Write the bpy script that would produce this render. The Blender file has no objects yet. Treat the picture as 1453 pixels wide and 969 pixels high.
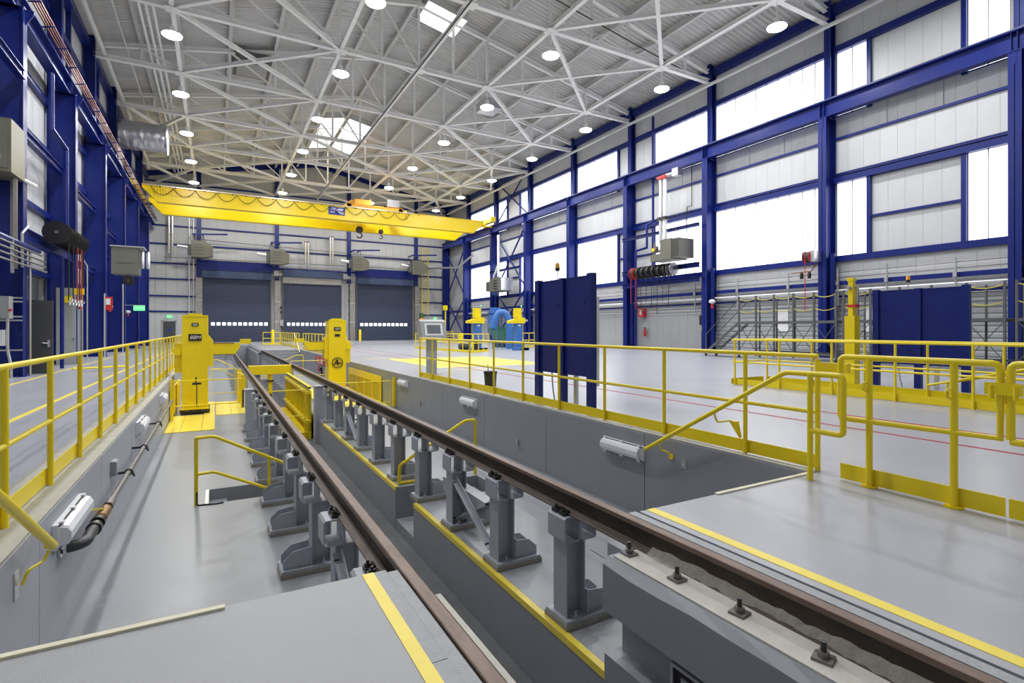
import bpy, math, random
from mathutils import Vector, Matrix
random.seed(7)
SC = bpy.context.scene
COL = SC.collection
PI = math.pi

# ------------------------------------------------------------------ camera, world, exposure, lamp power
H = 1.42                                   # eye height above the shop floor
cd = bpy.data.cameras.new('camera'); cam = bpy.data.objects.new('camera', cd); COL.objects.link(cam)
cam.location = (0, 0, H); cam.rotation_euler = (PI/2, 0, -math.radians(29.3))
cd.sensor_width = 36; cd.lens = 749/1453*36; cd.shift_y = -17.5/1453
cd.clip_start = .05; cd.clip_end = 300
SC.camera = cam
wd = bpy.data.worlds.new('sky'); SC.world = wd; wd.use_nodes = True
wd.node_tree.nodes['Background'].inputs[0].default_value = (.75, .85, 1, 1)
wd.node_tree.nodes['Background'].inputs[1].default_value = 1.0
SC.view_settings.view_transform = 'Standard'; SC.view_settings.look = 'None'
SC.view_settings.gamma = 1; SC.view_settings.use_curve_mapping = False
SC.view_settings.exposure = 0.22
LAMP_W = 345
WINDOW_E = 1.7
LENS_E = 30
SC.cycles.use_denoising = True
SC.cycles.max_bounces = 10; SC.cycles.diffuse_bounces = 7; SC.cycles.glossy_bounces = 4
SC.cycles.sample_clamp_indirect = 8

# ------------------------------------------------------------------ materials
MATS = {}
def mat(name, rgb, rough=.5, metal=0, noise=0, scale=8, bump=0, bscale=60, emit=0, rvar=0, stretch=None, spec=.5):
    if name in MATS: return MATS[name]
    m = bpy.data.materials.new(name); m.use_nodes = True; nt = m.node_tree; n = nt.nodes; L = nt.links
    b = n['Principled BSDF']
    b.inputs['Base Color'].default_value = (*rgb, 1); b.inputs['Roughness'].default_value = rough
    b.inputs['Metallic'].default_value = metal; b.inputs['Specular IOR Level'].default_value = spec
    if noise or bump or rvar:
        tc = n.new('ShaderNodeTexCoord'); mp = n.new('ShaderNodeMapping')
        geo = n.new('ShaderNodeNewGeometry')
        L.new(geo.outputs['Position'], mp.inputs[0])
        if stretch: mp.inputs['Scale'].default_value = stretch
    if noise or rvar:
        t = n.new('ShaderNodeTexNoise'); t.inputs['Scale'].default_value = scale; t.inputs['Detail'].default_value = 6
        t.inputs['Roughness'].default_value = .62
        L.new(mp.outputs[0], t.inputs[0])
        if noise:
            r = n.new('ShaderNodeMapRange'); r.inputs[1].default_value = .2; r.inputs[2].default_value = .8
            r.inputs[3].default_value = 1-noise; r.inputs[4].default_value = 1+noise
            L.new(t.outputs[0], r.inputs[0])
            mx = n.new('ShaderNodeVectorMath'); mx.operation = 'SCALE'; mx.inputs[0].default_value = rgb
            L.new(r.outputs[0], mx.inputs['Scale']); L.new(mx.outputs[0], b.inputs['Base Color'])
        if rvar:
            r2 = n.new('ShaderNodeMapRange'); r2.inputs[1].default_value = .15; r2.inputs[2].default_value = .85
            r2.inputs[3].default_value = max(.02, rough-rvar); r2.inputs[4].default_value = rough+rvar
            L.new(t.outputs[0], r2.inputs[0]); L.new(r2.outputs[0], b.inputs['Roughness'])
    if bump:
        t2 = n.new('ShaderNodeTexNoise'); t2.inputs['Scale'].default_value = bscale; t2.inputs['Detail'].default_value = 4
        L.new(mp.outputs[0], t2.inputs[0])
        bp = n.new('ShaderNodeBump'); bp.inputs['Strength'].default_value = bump; bp.inputs['Distance'].default_value = .01
        L.new(t2.outputs[0], bp.inputs['Height']); L.new(bp.outputs[0], b.inputs['Normal'])
    if emit:
        b.inputs['Emission Color'].default_value = (*rgb, 1); b.inputs['Emission Strength'].default_value = emit
    MATS[name] = m
    return m
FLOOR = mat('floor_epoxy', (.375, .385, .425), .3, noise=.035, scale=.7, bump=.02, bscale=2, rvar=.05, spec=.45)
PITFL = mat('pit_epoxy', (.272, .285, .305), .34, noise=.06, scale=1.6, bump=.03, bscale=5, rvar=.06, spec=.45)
PLAT = mat('platform_epoxy', (.325, .335, .355), .4, noise=.06, scale=3, bump=.22, bscale=190, rvar=.05)
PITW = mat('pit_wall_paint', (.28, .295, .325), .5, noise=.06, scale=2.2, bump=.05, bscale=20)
CURB = mat('curb_concrete', (.42, .41, .36), .75, noise=.15, scale=5, bump=.2, bscale=40)
RAWC = mat('raw_concrete', (.55, .53, .48), .85, noise=.12, scale=9, bump=.3, bscale=50)
MORT = mat('mortar', (.33, .31, .27), .95, noise=.2, scale=20, bump=.8, bscale=60)
TRCH = mat('trench_floor_shaded', (.17, .175, .18), .45, noise=.25, scale=2.5, bump=.1, bscale=10)  # shadow lying in the trench is put into this dark grey
SLABJ = mat('patch_concrete', (.36, .37, .385), .6, noise=.1, scale=14, bump=.5, bscale=80)
BLUE = mat('blue_steel', (.007, .018, .165), .34, noise=.12, scale=1.4, spec=.3)
BLUEL = mat('blue_equipment', (.05, .17, .48), .4, noise=.08, scale=4)
YEL = mat('yellow_paint', (.87, .68, .008), .34, noise=.04, scale=5)
YELC = mat('crane_yellow', (.90, .655, .006), .25, noise=.04, scale=1)
YELF = mat('yellow_floor_paint', (.88, .70, .07), .4, noise=.07, scale=6)
REDP = mat('red_line', (.36, .012, .025), .6, spec=.2)
RED = mat('red_paint', (.55, .03, .03), .4)
ORNG = mat('orange_paint', (.72, .36, .03), .45, noise=.1)
GREN = mat('green_paint', (.04, .17, .05), .5, noise=.1)
STEEL = mat('grey_steel_paint', (.39, .41, .46), .4, noise=.07, scale=6)
STEELD = mat('dark_grey_frame', (.10, .105, .11), .5)
RUST = mat('rail_head', (.17, .12, .095), .5, metal=.35, noise=.35, scale=14, bump=.25, bscale=40, stretch=(1, .25, 1))
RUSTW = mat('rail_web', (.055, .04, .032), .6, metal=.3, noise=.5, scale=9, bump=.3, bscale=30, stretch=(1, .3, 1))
RUSTB = mat('rail_foot', (.13, .10, .085), .55, metal=.3, noise=.35, scale=12, bump=.3, bscale=40, stretch=(1, .3, 1))
BOLT = mat('dark_bolt', (.05, .048, .046), .42, metal=.5)
PIPE = mat('worn_pipe', (.20, .19, .18), .4, metal=.5, noise=.3, scale=20)
WPNT = mat('white_steel', (.84, .84, .83), .45, noise=.03, scale=3)
DECK = mat('roof_deck', (.58, .58, .57), .6, noise=.03, scale=2)
PURL = mat('purlin_paint', (.60, .60, .59), .6)
PANEL = mat('wall_panel', (.58, .59, .60), .5, noise=.04, scale=1.2)
LINER = mat('grey_liner_panel', (.36, .37, .38), .5, noise=.05, scale=1.5)
PANELB = mat('back_wall_panel', (.50, .51, .52), .55, noise=.04, scale=1)
WOOD = mat('pale_wood', (.72, .68, .52), .6, noise=.12, scale=30, stretch=(.2, 3, 3))
DOORB = mat('door_curtain', (.030, .042, .085), .55, noise=.06, scale=2)
HOOD = mat('door_hood_fabric', (.05, .075, .15), .7, noise=.12, scale=3)
ZINC = mat('galvanised', (.30, .29, .27), .45, metal=.6, noise=.3, scale=4)
HEAT = mat('heater_casing', (.17, .17, .14), .45, metal=.3, noise=.08)
ALU = mat('aluminium', (.62, .62, .63), .3, metal=.9, noise=.06)
FOIL = mat('foil_duct', (.62, .62, .64), .34, metal=1, noise=.1, scale=4, bump=1.0, bscale=7)
COPP = mat('copper_bar', (.27, .10, .06), .4, metal=.6)
BLK = mat('black_rubber', (.012, .012, .012), .5)
BLKS = mat('black_shiny', (.02, .02, .02), .3)
PLAS = mat('white_plastic', (.80, .80, .81), .3)
LENSP = mat('ribbed_lens', (.78, .79, .82), .25)
GBOX = mat('grey_enclosure', (.36, .37, .38), .45)
DGREY = mat('dark_door', (.06, .062, .066), .45)
ROPE = mat('yellow_chain', (.62, .53, .07), .6)
SCRN = mat('console_screen', (.16, .18, .20), .25)
SIGNB = mat('sign_blue', (.02, .04, .32), .5)
BATT = mat('seam_strip', (.50, .50, .58), .5)
WIN = mat('translucent_panel', (1, 1, 1), .5, emit=WINDOW_E)
LENS = mat('lamp_lens', (1, 1, .98), .5, emit=LENS_E)
GLOW = mat('exit_sign_green', (.15, .8, .3), .5, emit=.8)
AMBR = mat('amber_beacon', (.9, .42, .01), .3)
PANE = mat('daylit_door_pane', (.95, .97, 1), .4, emit=1.3)
DUSK = mat('tube_lamp', (1, 1, .95), .4, emit=6)

# ------------------------------------------------------------------ mesh builder
W = {}                                         # world position of every thing's base
class MB:
    def __init__(s): s.v = []; s.f = []; s.sm = False
    def quadmesh(s, vs, fs):
        n = len(s.v); s.v += [tuple(v) for v in vs]; s.f += [tuple(i+n for i in f) for f in fs]; return s
    def box(s, x0, x1, y0, y1, z0, z1):
        if x0 > x1: x0, x1 = x1, x0
        if y0 > y1: y0, y1 = y1, y0
        if z0 > z1: z0, z1 = z1, z0
        return s.quadmesh([(x0,y0,z0),(x1,y0,z0),(x1,y1,z0),(x0,y1,z0),(x0,y0,z1),(x1,y0,z1),(x1,y1,z1),(x0,y1,z1)],
            [(0,3,2,1),(4,5,6,7),(0,1,5,4),(1,2,6,5),(2,3,7,6),(3,0,4,7)])
    def frame(s, p, q, up=(0,0,1)):
        p = Vector(p); q = Vector(q); d = (q-p).normalized(); u = Vector(up)
        if abs(d.dot(u)) > .98: u = Vector((1,0,0)) if abs(d.x) < .9 else Vector((0,1,0))
        a = d.cross(u).normalized(); b = a.cross(d).normalized()
        return p, q, a, b
    def bar(s, p, q, w, h, up=(0,0,1), oa=0, ob=0):
        p, q, a, b = s.frame(p, q, up); o = a*oa+b*ob
        vs = [e+o+a*sa*w/2+b*sb*h/2 for e in (p, q) for sa, sb in ((-1,-1),(1,-1),(1,1),(-1,1))]
        return s.quadmesh(vs, [(0,1,2,3),(7,6,5,4),(0,4,5,1),(1,5,6,2),(2,6,7,3),(3,7,4,0)])
    def ibeam(s, p, q, w, h, t=.02, up=(0,0,1)):
        s.bar(p, q, w, t, up, 0, h/2-t/2); s.bar(p, q, w, t, up, 0, -h/2+t/2); return s.bar(p, q, t, h-2*t, up)
    def angle(s, p, q, w, t=.012, up=(0,0,1)):
        s.bar(p, q, w, t, up, 0, -w/2); return s.bar(p, q, t, w, up, -w/2, 0)
    def tube(s, pts, r, n=8, cap=True):
        s.sm = True
        pts = [Vector(p) for p in pts]; k = len(pts); base = len(s.v); fr = None
        rr = r if isinstance(r, (list, tuple)) else [r]*k
        for i, p in enumerate(pts):
            if i == 0: d = pts[1]-p
            elif i == k-1: d = p-pts[i-1]
            else: d = (pts[i+1]-p).normalized()+(p-pts[i-1]).normalized()
            d.normalize()
            if fr is None:
                u = Vector((0,0,1)) if abs(d.z) < .9 else Vector((1,0,0))
                a = d.cross(u).normalized()
            else:
                a = (fr-d*fr.dot(d)).normalized()
            fr = a; b = d.cross(a)
            sc = 1
            if 0 < i < k-1:
                c = (pts[i+1]-p).normalized().dot((p-pts[i-1]).normalized()); sc = 1/max(.5, math.sqrt(max(.01, (1+c)/2)))
            for j in range(n):
                t = 2*PI*j/n; s.v.append(tuple(p+(a*math.cos(t)+b*math.sin(t))*rr[i]*(sc if False else 1)))
        for i in range(k-1):
            for j in range(n):
                s.f.append((base+i*n+j, base+i*n+(j+1)%n, base+(i+1)*n+(j+1)%n, base+(i+1)*n+j))
        if cap:
            s.f.append(tuple(base+j for j in reversed(range(n)))); s.f.append(tuple(base+(k-1)*n+j for j in range(n)))
        return s
    def lathe(s, c, prof, n=16, axis='z'):
        pts = []
        base = len(s.v); s.sm = True
        for r, z in prof:
            for j in range(n):
                t = 2*PI*j/n; x, y = r*math.cos(t), r*math.sin(t)
                v = {'z': (x, y, z), 'y': (x, z, y), 'x': (z, x, y)}[axis]
                s.v.append((c[0]+v[0], c[1]+v[1], c[2]+v[2]))
        for i in range(len(prof)-1):
            for j in range(n):
                s.f.append((base+i*n+j, base+i*n+(j+1)%n, base+(i+1)*n+(j+1)%n, base+(i+1)*n+j))
        s.f.append(tuple(base+j for j in range(n))); s.f.append(tuple(base+(len(prof)-1)*n+j for j in range(n)))
        return s
    def prism(s, poly, lo, hi, axis='y'):
        """poly of (a,b): axis y -> (x,z); axis x -> (y,z); axis z -> (x,y)"""
        n = len(poly)
        P = {'y': lambda a, b, t: (a, t, b), 'x': lambda a, b, t: (t, a, b), 'z': lambda a, b, t: (a, b, t)}[axis]
        vs = [P(a, b, lo) for a, b in poly]+[P(a, b, hi) for a, b in poly]
        return s.quadmesh(vs, [tuple(range(n)), tuple(range(2*n-1, n-1, -1))]+[(i, i+n, (i+1) % n+n, (i+1) % n) for i in range(n)])
    def mesh(s, name, m, off=(0,0,0)):
        me = bpy.data.meshes.new(name)
        me.from_pydata([(a-off[0], b-off[1], c-off[2]) for a, b, c in s.v], [], s.f)
        me.materials.append(m)
        if s.sm:
            for p in me.polygons:
                p.use_smooth = len(p.vertices) == 4
            try: me.set_sharp_from_angle(angle=math.radians(40))
            except Exception: pass
        me.update(); return me
    def build(s, name, m, parent=None, loc=None):
        off = W.get(parent, Vector((0,0,0))) if parent is not None else Vector(loc or (0,0,0))
        o = bpy.data.objects.new(name, s.mesh(name, m, off)); COL.objects.link(o)
        if parent is not None: o.parent = parent
        else: o.location = off
        W[o] = Vector(off)
        return o
def fixn():
    """make all face normals consistent"""
    import bmesh
    for me in bpy.data.meshes:
        b = bmesh.new(); b.from_mesh(me); bmesh.ops.recalc_face_normals(b, faces=b.faces); b.to_mesh(me); b.free()
def tag(o, label=None, cat=None, group=None, kind=None):
    if label: o['label'] = label
    if cat: o['category'] = cat
    if group: o['group'] = group
    if kind: o['kind'] = kind
    return o
def thing(name, label, cat, loc, group=None):
    o = bpy.data.objects.new(name, None); COL.objects.link(o); o.location = loc; o.empty_display_size = .1
    W[o] = Vector(loc); return tag(o, label, cat, group)
def struct(name, loc=(0,0,0)):
    o = bpy.data.objects.new(name, None); COL.objects.link(o); o.location = loc; W[o] = Vector(loc); o['kind'] = 'structure'; return o
def dup(root, loc=None, rz=0, label=None, group=None, scale=None):
    def cp(o, par):
        c = o.copy(); COL.objects.link(c); W[c] = W.get(o, Vector()).copy()
        if par is not None: c.parent = par
        for ch in KIDS(o): cp(ch, c)
        return c
    r = cp(root, None)
    if loc is not None: r.location = loc; W[r] = Vector(loc)
    r.rotation_euler = (0, 0, rz)
    if scale: r.scale = scale
    if label: r['label'] = label
    if group: r['group'] = group
    return r
def KIDS(o): return list(o.children)
def text(s_, size, loc, rot, m, parent, shear=0, name='lettering', ext=.003, align='CENTER', bold=0):
    c = bpy.data.curves.new(name, 'FONT'); c.body = s_; c.size = size; c.align_x = align; c.align_y = 'CENTER'
    c.extrude = ext; c.shear = shear; c.offset = bold; c.materials.append(m)
    o = bpy.data.objects.new(name, c); COL.objects.link(o)
    bpy.context.view_layer.update()
    me = bpy.data.meshes.new_from_object(o); bpy.data.objects.remove(o); bpy.data.curves.remove(c)
    if not me.materials: me.materials.append(m)
    o = bpy.data.objects.new(name, me); COL.objects.link(o); o.parent = parent
    o.location = Vector(loc)-W[parent]; o.rotation_euler = rot; return o
def inst(me, name, parent, loc, scale=(1,1,1), rot=None):
    o = bpy.data.objects.new(name, me); COL.objects.link(o)
    if parent is not None: o.parent = parent; o.location = Vector(loc)-W[parent]
    else: o.location = loc
    o.scale = scale
    if rot: o.rotation_euler = rot
    return o
def arc(c, r, a0, a1, n, plane='yz'):
    out = []
    for i in range(n+1):
        t = a0+(a1-a0)*i/n; x, y = r*math.cos(t), r*math.sin(t)
        out.append({'yz': (c[0], c[1]+x, c[2]+y), 'xz': (c[0]+x, c[1], c[2]+y), 'xy': (c[0]+x, c[1]+y, c[2])}[plane])
    return out
def rnd(pts, r=.05, n=3):
    """round the corners of a polyline"""
    pts = [Vector(p) for p in pts]; out = [pts[0]]
    for i in range(1, len(pts)-1):
        a, b, c = pts[i-1], pts[i], pts[i+1]
        ra = min(r, (a-b).length*.45, (c-b).length*.45)
        p0 = b+(a-b).normalized()*ra; p1 = b+(c-b).normalized()*ra
        for k in range(n+1):
            t = k/n; out.append(p0*(1-t)**2+b*2*t*(1-t)+p1*t*t)
    out.append(pts[-1]); return out
ORD = ['first', 'second', 'third', 'fourth', 'fifth', 'sixth', 'seventh', 'eighth', 'ninth', 'tenth', 'eleventh', 'twelfth', 'thirteenth', 'fourteenth',
       'fifteenth', 'sixteenth', 'seventeenth', 'eighteenth', 'nineteenth', 'twentieth']

BAY = 7.315; Y0 = 15.47
YN = [Y0+BAY*n for n in range(-3, 8)]           # column lines, last one is the back wall
YB = 66.7                                       # back wall face
XR, XL = 27.45, -6.5                            # side wall faces
XM = 10.53                                      # ridge
def roofz(x): return 21.25-.2*abs(x-XM)
PF = -1.15; TF = -1.83                          # pit floor and trench floor
XPL, XPR = -1.14, 5.13                          # pit side walls
XTL, XTR = 1.2, 2.55                            # trench walls
YP0, YP1 = 3.08, 50.0                           # pit ends (left), right pit ends at YPR
YPR = 39.6
RL, RR = .987, 2.738                            # rail centres

# ------------------------------------------------------------------ floors and pits
fl = struct('floor')
m = MB().box(XPR, 11.7, -8, YPR, -.3, 0); m.box(11.7, 12.8, 9.0, YPR, -.3, 0); m.box(12.8, XR, -8, YPR, -.3, 0)
m.box(XPR, XR, YPR, YB, -.3, 0); m.box(11.7, 12.8, -8, -4, -.3, 0)
m.box(XPL, XPR, 55, YB, -.3, 0); m.box(XTR, XPR, YPR, 55, -.3, 0)
m.build('slab', FLOOR, fl)
m = MB()
for x in (7.95, 9.1): m.box(x-.03, x+.03, -6, 50, 0, .003)
m.build('marking', REDP, fl)
m = MB().box(7.1, 12.0, 18.2, 24.6, 0, .0025); m.box(6.9, 9.4, 17.0, 17.12, 0, .0025); m.box(6.2, 7.6, 25.2, 25.4, 0, .0025)
m.build('marking', YELF, fl)
m = MB().box(XPR-.001, XPR+.1, 3.1, 15.1, .001, .012); m.build('kerb_strip', CURB, fl)
fl2 = struct('floor_left')
MB().box(XL-6, -1.62, -8, YB, -.4, -.12).build('slab', FLOOR, fl2)
MB().box(-1.62, XPL, -8, 55, -1.6, 0).build('kerb', CURB, fl2)
MB().box(-1.62, XPL, 55, YB, -1.6, -.0).build('slab', FLOOR, fl2)
for x in (-3.0, -4.95): MB().box(x-.05, x+.05, -6, 60, -.12, -.117).build('marking', YELF, fl2)
fp = struct('floor_pit')
m = MB()
# left pit floor with the stair hole down to the trench
m.box(XPL, -.1, YP0-2.2, YP1, PF-.4, PF); m.box(-.1, XTL, YP0-2.2, 8.95, PF-.4, PF); m.box(-.1, XTL, 9.75, YP1, PF-.4, PF)
# right ledge with the stair gap
m.box(XTR, XPR, YP0-1, 7.5, PF-.4, PF); m.box(4.0, XPR, 7.5, 8.4, PF-.4, PF); m.box(XTR, XPR, 8.4, YPR, PF-.4, PF)
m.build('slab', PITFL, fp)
MB().box(XTL, XTR, -4, 55, TF-.2, TF).build('trench_slab', TRCH, fp)
m = MB().box(XTL-.1, XTL+.006, -4, 8.95, TF-.2, PF-.004); m.box(XTL-.1, XTL+.006, 9.75, YP1, TF-.2, PF-.004)
m.box(XTR-.006, XTR+.06, YP0-.1, 7.5, TF-.2, PF-.05); m.box(XTR-.006, XTR+.06, 8.4, 15.1, TF-.2, PF-.05); m.box(XTR-.006, XTR+.06, 15.1, 55, TF-.2, PF-.05)
m.build('trench_wall', PITW, fp)
for a, b in ((YP0-.12, 7.5), (8.4, 15.0)):
    MB().box(XTR-.012, XTR+.05, a, b, PF-.055, PF+.006).build('nosing', YELF, fp)
# steps in the right gap and the left hole
for i in range(3):
    MB().box(XTR+i*.45, XTR+.45+i*.45+.02, 7.5, 8.4, TF-.2, TF+.17*(i+1)).build('step', PITFL, fp)
    MB().box(-.1, XTL-.36*(i)-.36+.02*i, 8.95, 9.75, TF-.2, TF+.17*(i+1)).build('step', PITFL, fp)
MB().box(XTR+.0, 4.0, 8.392, 8.46, TF, PF-.004).build('stair_side', PITW, fp)
MB().box(-.1, XTL, 9.742, 9.8, TF, PF-.004).build('stair_side', PITW, fp)
MB().box(-.14, -.092, 8.95, 9.75, TF, PF+.003).build('stair_side', PLAS, fp)
# foreground platforms
pl = struct('floor_platform')
m = MB().box(XPL, .735, -4, YP0, -.35, 0); m.build('slab', PLAT, pl)
for a, b in ((-4, 1.35), (1.355, 2.12), (2.125, YP0+.0)):
    MB().box(.735, .872, a, b, -.35, 0).build('paver', SLABJ, pl)
m = MB().box(.874, .935, -4, YP0-.03, -.35, -.002); m.build('grout_strip', SLABJ, pl)
m = MB().box(1.045, 1.075, -4, 2.72, -.35, -.03); m.build('grout_strip', RAWC, pl)
MB().box(.80, XTL-.01, -4, YP0-.06, TF, -.19).build('pier', PITW, pl)
MB().box(.735, .80, -4, YP0, .0, .003).build('marking', YELF, pl)
m = MB().box(XPL, .04, YP0-.035, YP0+.002, -.04, .012); m.build('wood_edge', WOOD, pl)
m = MB()
for i in range(6): m.box(XPL, -.1, YP0+.3*i, YP0+.3+.3*i, PF, -.19*(i+1))
m.build('steps', PITFL, pl)
m = MB().box(2.88, XPR, -4, 3.1, -.35, 0); m.build('slab', FLOOR, pl)
m = MB().box(2.79, 2.865, -4, 3.13, -.35, -.006); m.build('grout_strip', SLABJ, pl)
MB().box(2.95, 3.035, -4, 3.1, 0, .003).build('marking', YELF, pl)
MB().box(3.75, XPR-.03, 3.075, 3.115, -.04, .012).build('wood_edge', WOOD, pl)
m = MB()
for i in range(6): m.box(3.8, XPR, 3.1+.3*i, 3.4+.3*i, PF, -.19*(i+1))
m.build('steps', PITFL, pl)
# concrete pier carrying the near end of the window-side rail
pr = struct('trim_1')
def roughbox(x0, x1, y0, y1, z0, z1, name, mt, amp=.012, n=26):
    m = MB(); vs = []; fs = []
    rows = n
    for i in range(rows+1):
        y = y0+(y1-y0)*i/rows
        a = random.uniform(-amp, amp); b = random.uniform(-amp, amp)
        vs += [(x0, y, z0), (x0+.0, y, z1-.05+b), (x0+.055+a, y, z1), (x1, y, z1), (x1, y, z0)]
    for i in range(rows):
        k = i*5
        for j in range(5): fs.append((k+j, k+(j+1) % 5, k+5+(j+1) % 5, k+5+j))
    fs += [(0,1,2,3,4), tuple(reversed([rows*5+j for j in range(5)]))]
    m.quadmesh(vs, fs); return m.build(name, mt, pr)
roughbox(2.385, 2.86, -4, 2.94, -.56, -.19, 'pier_beam', PITW)
MB().box(2.45, 2.80, -4, 2.90, -.2, -.178).build('bedding', RAWC, pr)
MB().box(2.53, 5.0, -4, 2.9, -1.2, -.55).build('pier_wall', PITW, pr)
MB().box(2.40, 2.8, -4, 2.94, TF, -.87).build('footing', PITW, pr)
mm = MB(); vs = []; fs = []; n = 150; w = .05; hh = .05
for i in range(n+1):
    y = 2.80-i*.045; w = min(.10, max(.015, w+random.uniform(-.012, .012))); hh = min(.085, max(.02, hh+random.uniform(-.014, .014)))
    vs += [(2.775, y, -.20), (2.70-w, y, -.1785), (2.70-w*.5, y, -.165+random.uniform(-.004, .006)), (2.725, y, -.165+hh*.55+random.uniform(-.004, .004)), (2.728, y, -.165+hh), (2.775, y, -.165+hh)]
for i in range(n):
    for j in range(6): fs.append((6*i+j, 6*i+(j+1) % 6, 6*i+6+(j+1) % 6, 6*i+6+j))
fs += [tuple(range(6)), tuple(6*n+j for j in reversed(range(6)))]
mm.quadmesh(vs, fs)
mm.build('mortar_fillet', MORT, pr)
nf = struct('trim_2')
MB().box(2.522, 2.535, .6, 2.42, -1.12, -.68).build('niche_plate', BLK, nf)
m = MB().box(2.505, 2.53, .6, 2.42, -.70, -.68); m.box(2.505, 2.53, 2.40, 2.42, -1.12, -.70); m.build('niche_frame', ALU, nf)
MB().box(2.512, 2.532, .7, 2.34, -1.1, -.74).build('niche_panel', STEEL, nf)

# pit side walls, one cast panel between two joints
wp = struct('wall_pit_right')
ys = [3.1]+[5.42+2.47*i for i in range(14)]+[YPR]
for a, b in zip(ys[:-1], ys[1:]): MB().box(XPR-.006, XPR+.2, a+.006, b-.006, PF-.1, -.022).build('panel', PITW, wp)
MB().box(XPR+.012, XPR+.25, 3.1, YPR, PF-.1, -.02).build('backing', BLK, wp)
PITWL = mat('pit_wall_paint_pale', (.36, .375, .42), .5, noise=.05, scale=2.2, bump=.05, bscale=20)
wp = struct('wall_pit_left')
ys = [-4, YP0+.0, 5.1]+[7.5+2.47*i for i in range(17)]+[YP1]
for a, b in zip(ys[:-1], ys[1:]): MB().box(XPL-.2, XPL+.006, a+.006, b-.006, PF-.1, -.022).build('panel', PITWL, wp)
# pit ends with steps
we = struct('wall_pit_end')
m = MB()
for i in range(7): m.box(XPL, XTL+.2, YP1+.35*i, YP1+.35*i+5, TF, PF+.165*(i+1)-.02)
m.build('steps', PITFL, we)
MB().box(XTL, XTR, 52, 55, TF, -.01).build('end_wall', PITW, we)
MB().box(XTR-.15, XTR+.5, YPR, 55, PF-.6, -.19).build('side_wall', PITW, we)
m = MB()
for i in range(6): m.box(XTR+.4, XPR, YPR-.3*(6-i)+.0, YPR+.3, PF, PF+.19*(i+1)-.01)
m.build('steps', PITFL, we)
# second pit
w2 = struct('wall_second_pit')
m = MB().box(11.6, 11.7, -4, 9.0, -1.6, -.01); m.box(12.8, 12.9, -4, 9.0, -1.6, -.01); m.box(11.7, 12.8, 9.0, 9.1, -1.6, -.01)
m.build('side_wall', PITW, w2); MB().box(11.6, 12.9, -4.1, 9.1, -1.7, -1.5).build('pit_slab', PITFL, w2)

# ------------------------------------------------------------------ side walls
unit = MB().box(0, .03, 0, 1, 0, 1).mesh('panel', PANEL)
unitg = MB().box(0, .03, 0, 1, 0, 1).mesh('panel', LINER)
unitw = MB().box(0, .02, 0, 1, 0, 1).mesh('pane', WIN)
wr = struct('wall_right')
MB().box(XR+.04, XR+.2, -8, YB, -.3, 19).build('sheathing', LINER, wr)
NWIN = [0]
def panels(par, me, mtl, x, y0, y1, z0, z1, w=.7315, solo=True, name='panel', gap=.008):
    n = max(1, round((y1-y0)/w)); w = (y1-y0)/n
    if solo:
        for i in range(n): inst(me, name, par, (x, y0+i*w+gap/2, z0+gap/2), (1, w-gap, z1-z0-gap))
    else:
        m = MB()
        for i in range(n): m.box(x, x+.03, y0+i*w+gap/2, y0+(i+1)*w-gap/2, z0+gap/2, z1-gap/2)
        o = m.build(name, mtl, par); o['kind'] = 'stuff'
WZ = (5.1, 8.75); WZ2 = (12.2, 15.35)
def winpanel(y0, y1, z0, z1, x=XR, par=None):
    NWIN[0] += 1
    w = struct(f'window_{NWIN[0]}', (x, (y0+y1)/2, z0))
    n = max(1, round((y1-y0)/.7315)); ww = (y1-y0)/n
    for i in range(n): inst(unitw, 'pane', w, (x-.0, y0+i*ww+.008, z0), (1, ww-.016, z1-z0))
    MB().box(x+.022, x+.03, y0, y1, z0, z1).build('frame', LINER, w)
    m = MB()
    m.box(x-.03, x+.03, y0-.04, y1+.04, z0-.05, z0); m.box(x-.03, x+.03, y0-.04, y1+.04, z1, z1+.05)
    m.build('frame', BLUE, w)
    m = MB()
    for i in range(1, n): m.box(x-.02, x, y0+i*ww-.022, y0+i*ww+.022, z0, z1)
    if n > 1: o = m.build('batten', BATT, w); o['kind'] = 'stuff'
pat = {}                                          # bay -> list of (fraction y0, y1, kind)
F = lambda a, b, k: (a, b, k)
pat[-1] = [F(0,1,'g')]
pat[-2] = [F(0,1,'w')]; pat[-3] = [F(0,1,'g')]
pat[0] = [F(.06,.24,'w'), F(.27,.75,'g'), F(.77,.97,'w')]
pat[1] = [F(.03,.98,'w')]
pat[2] = [F(.03,.70,'w'), F(.74,.98,'g')]
pat[3] = [F(.03,.22,'g'), F(.25,.97,'w')]
pat[4] = [F(.03,.97,'w')]
pat[5] = [F(.03,.3,'w'), F(.33,.67,'g'), F(.7,.97,'w')]
pat[6] = [F(.03,.97,'w')]
pat[7] = [F(.03,.55,'w'), F(.58,.97,'g')]
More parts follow.
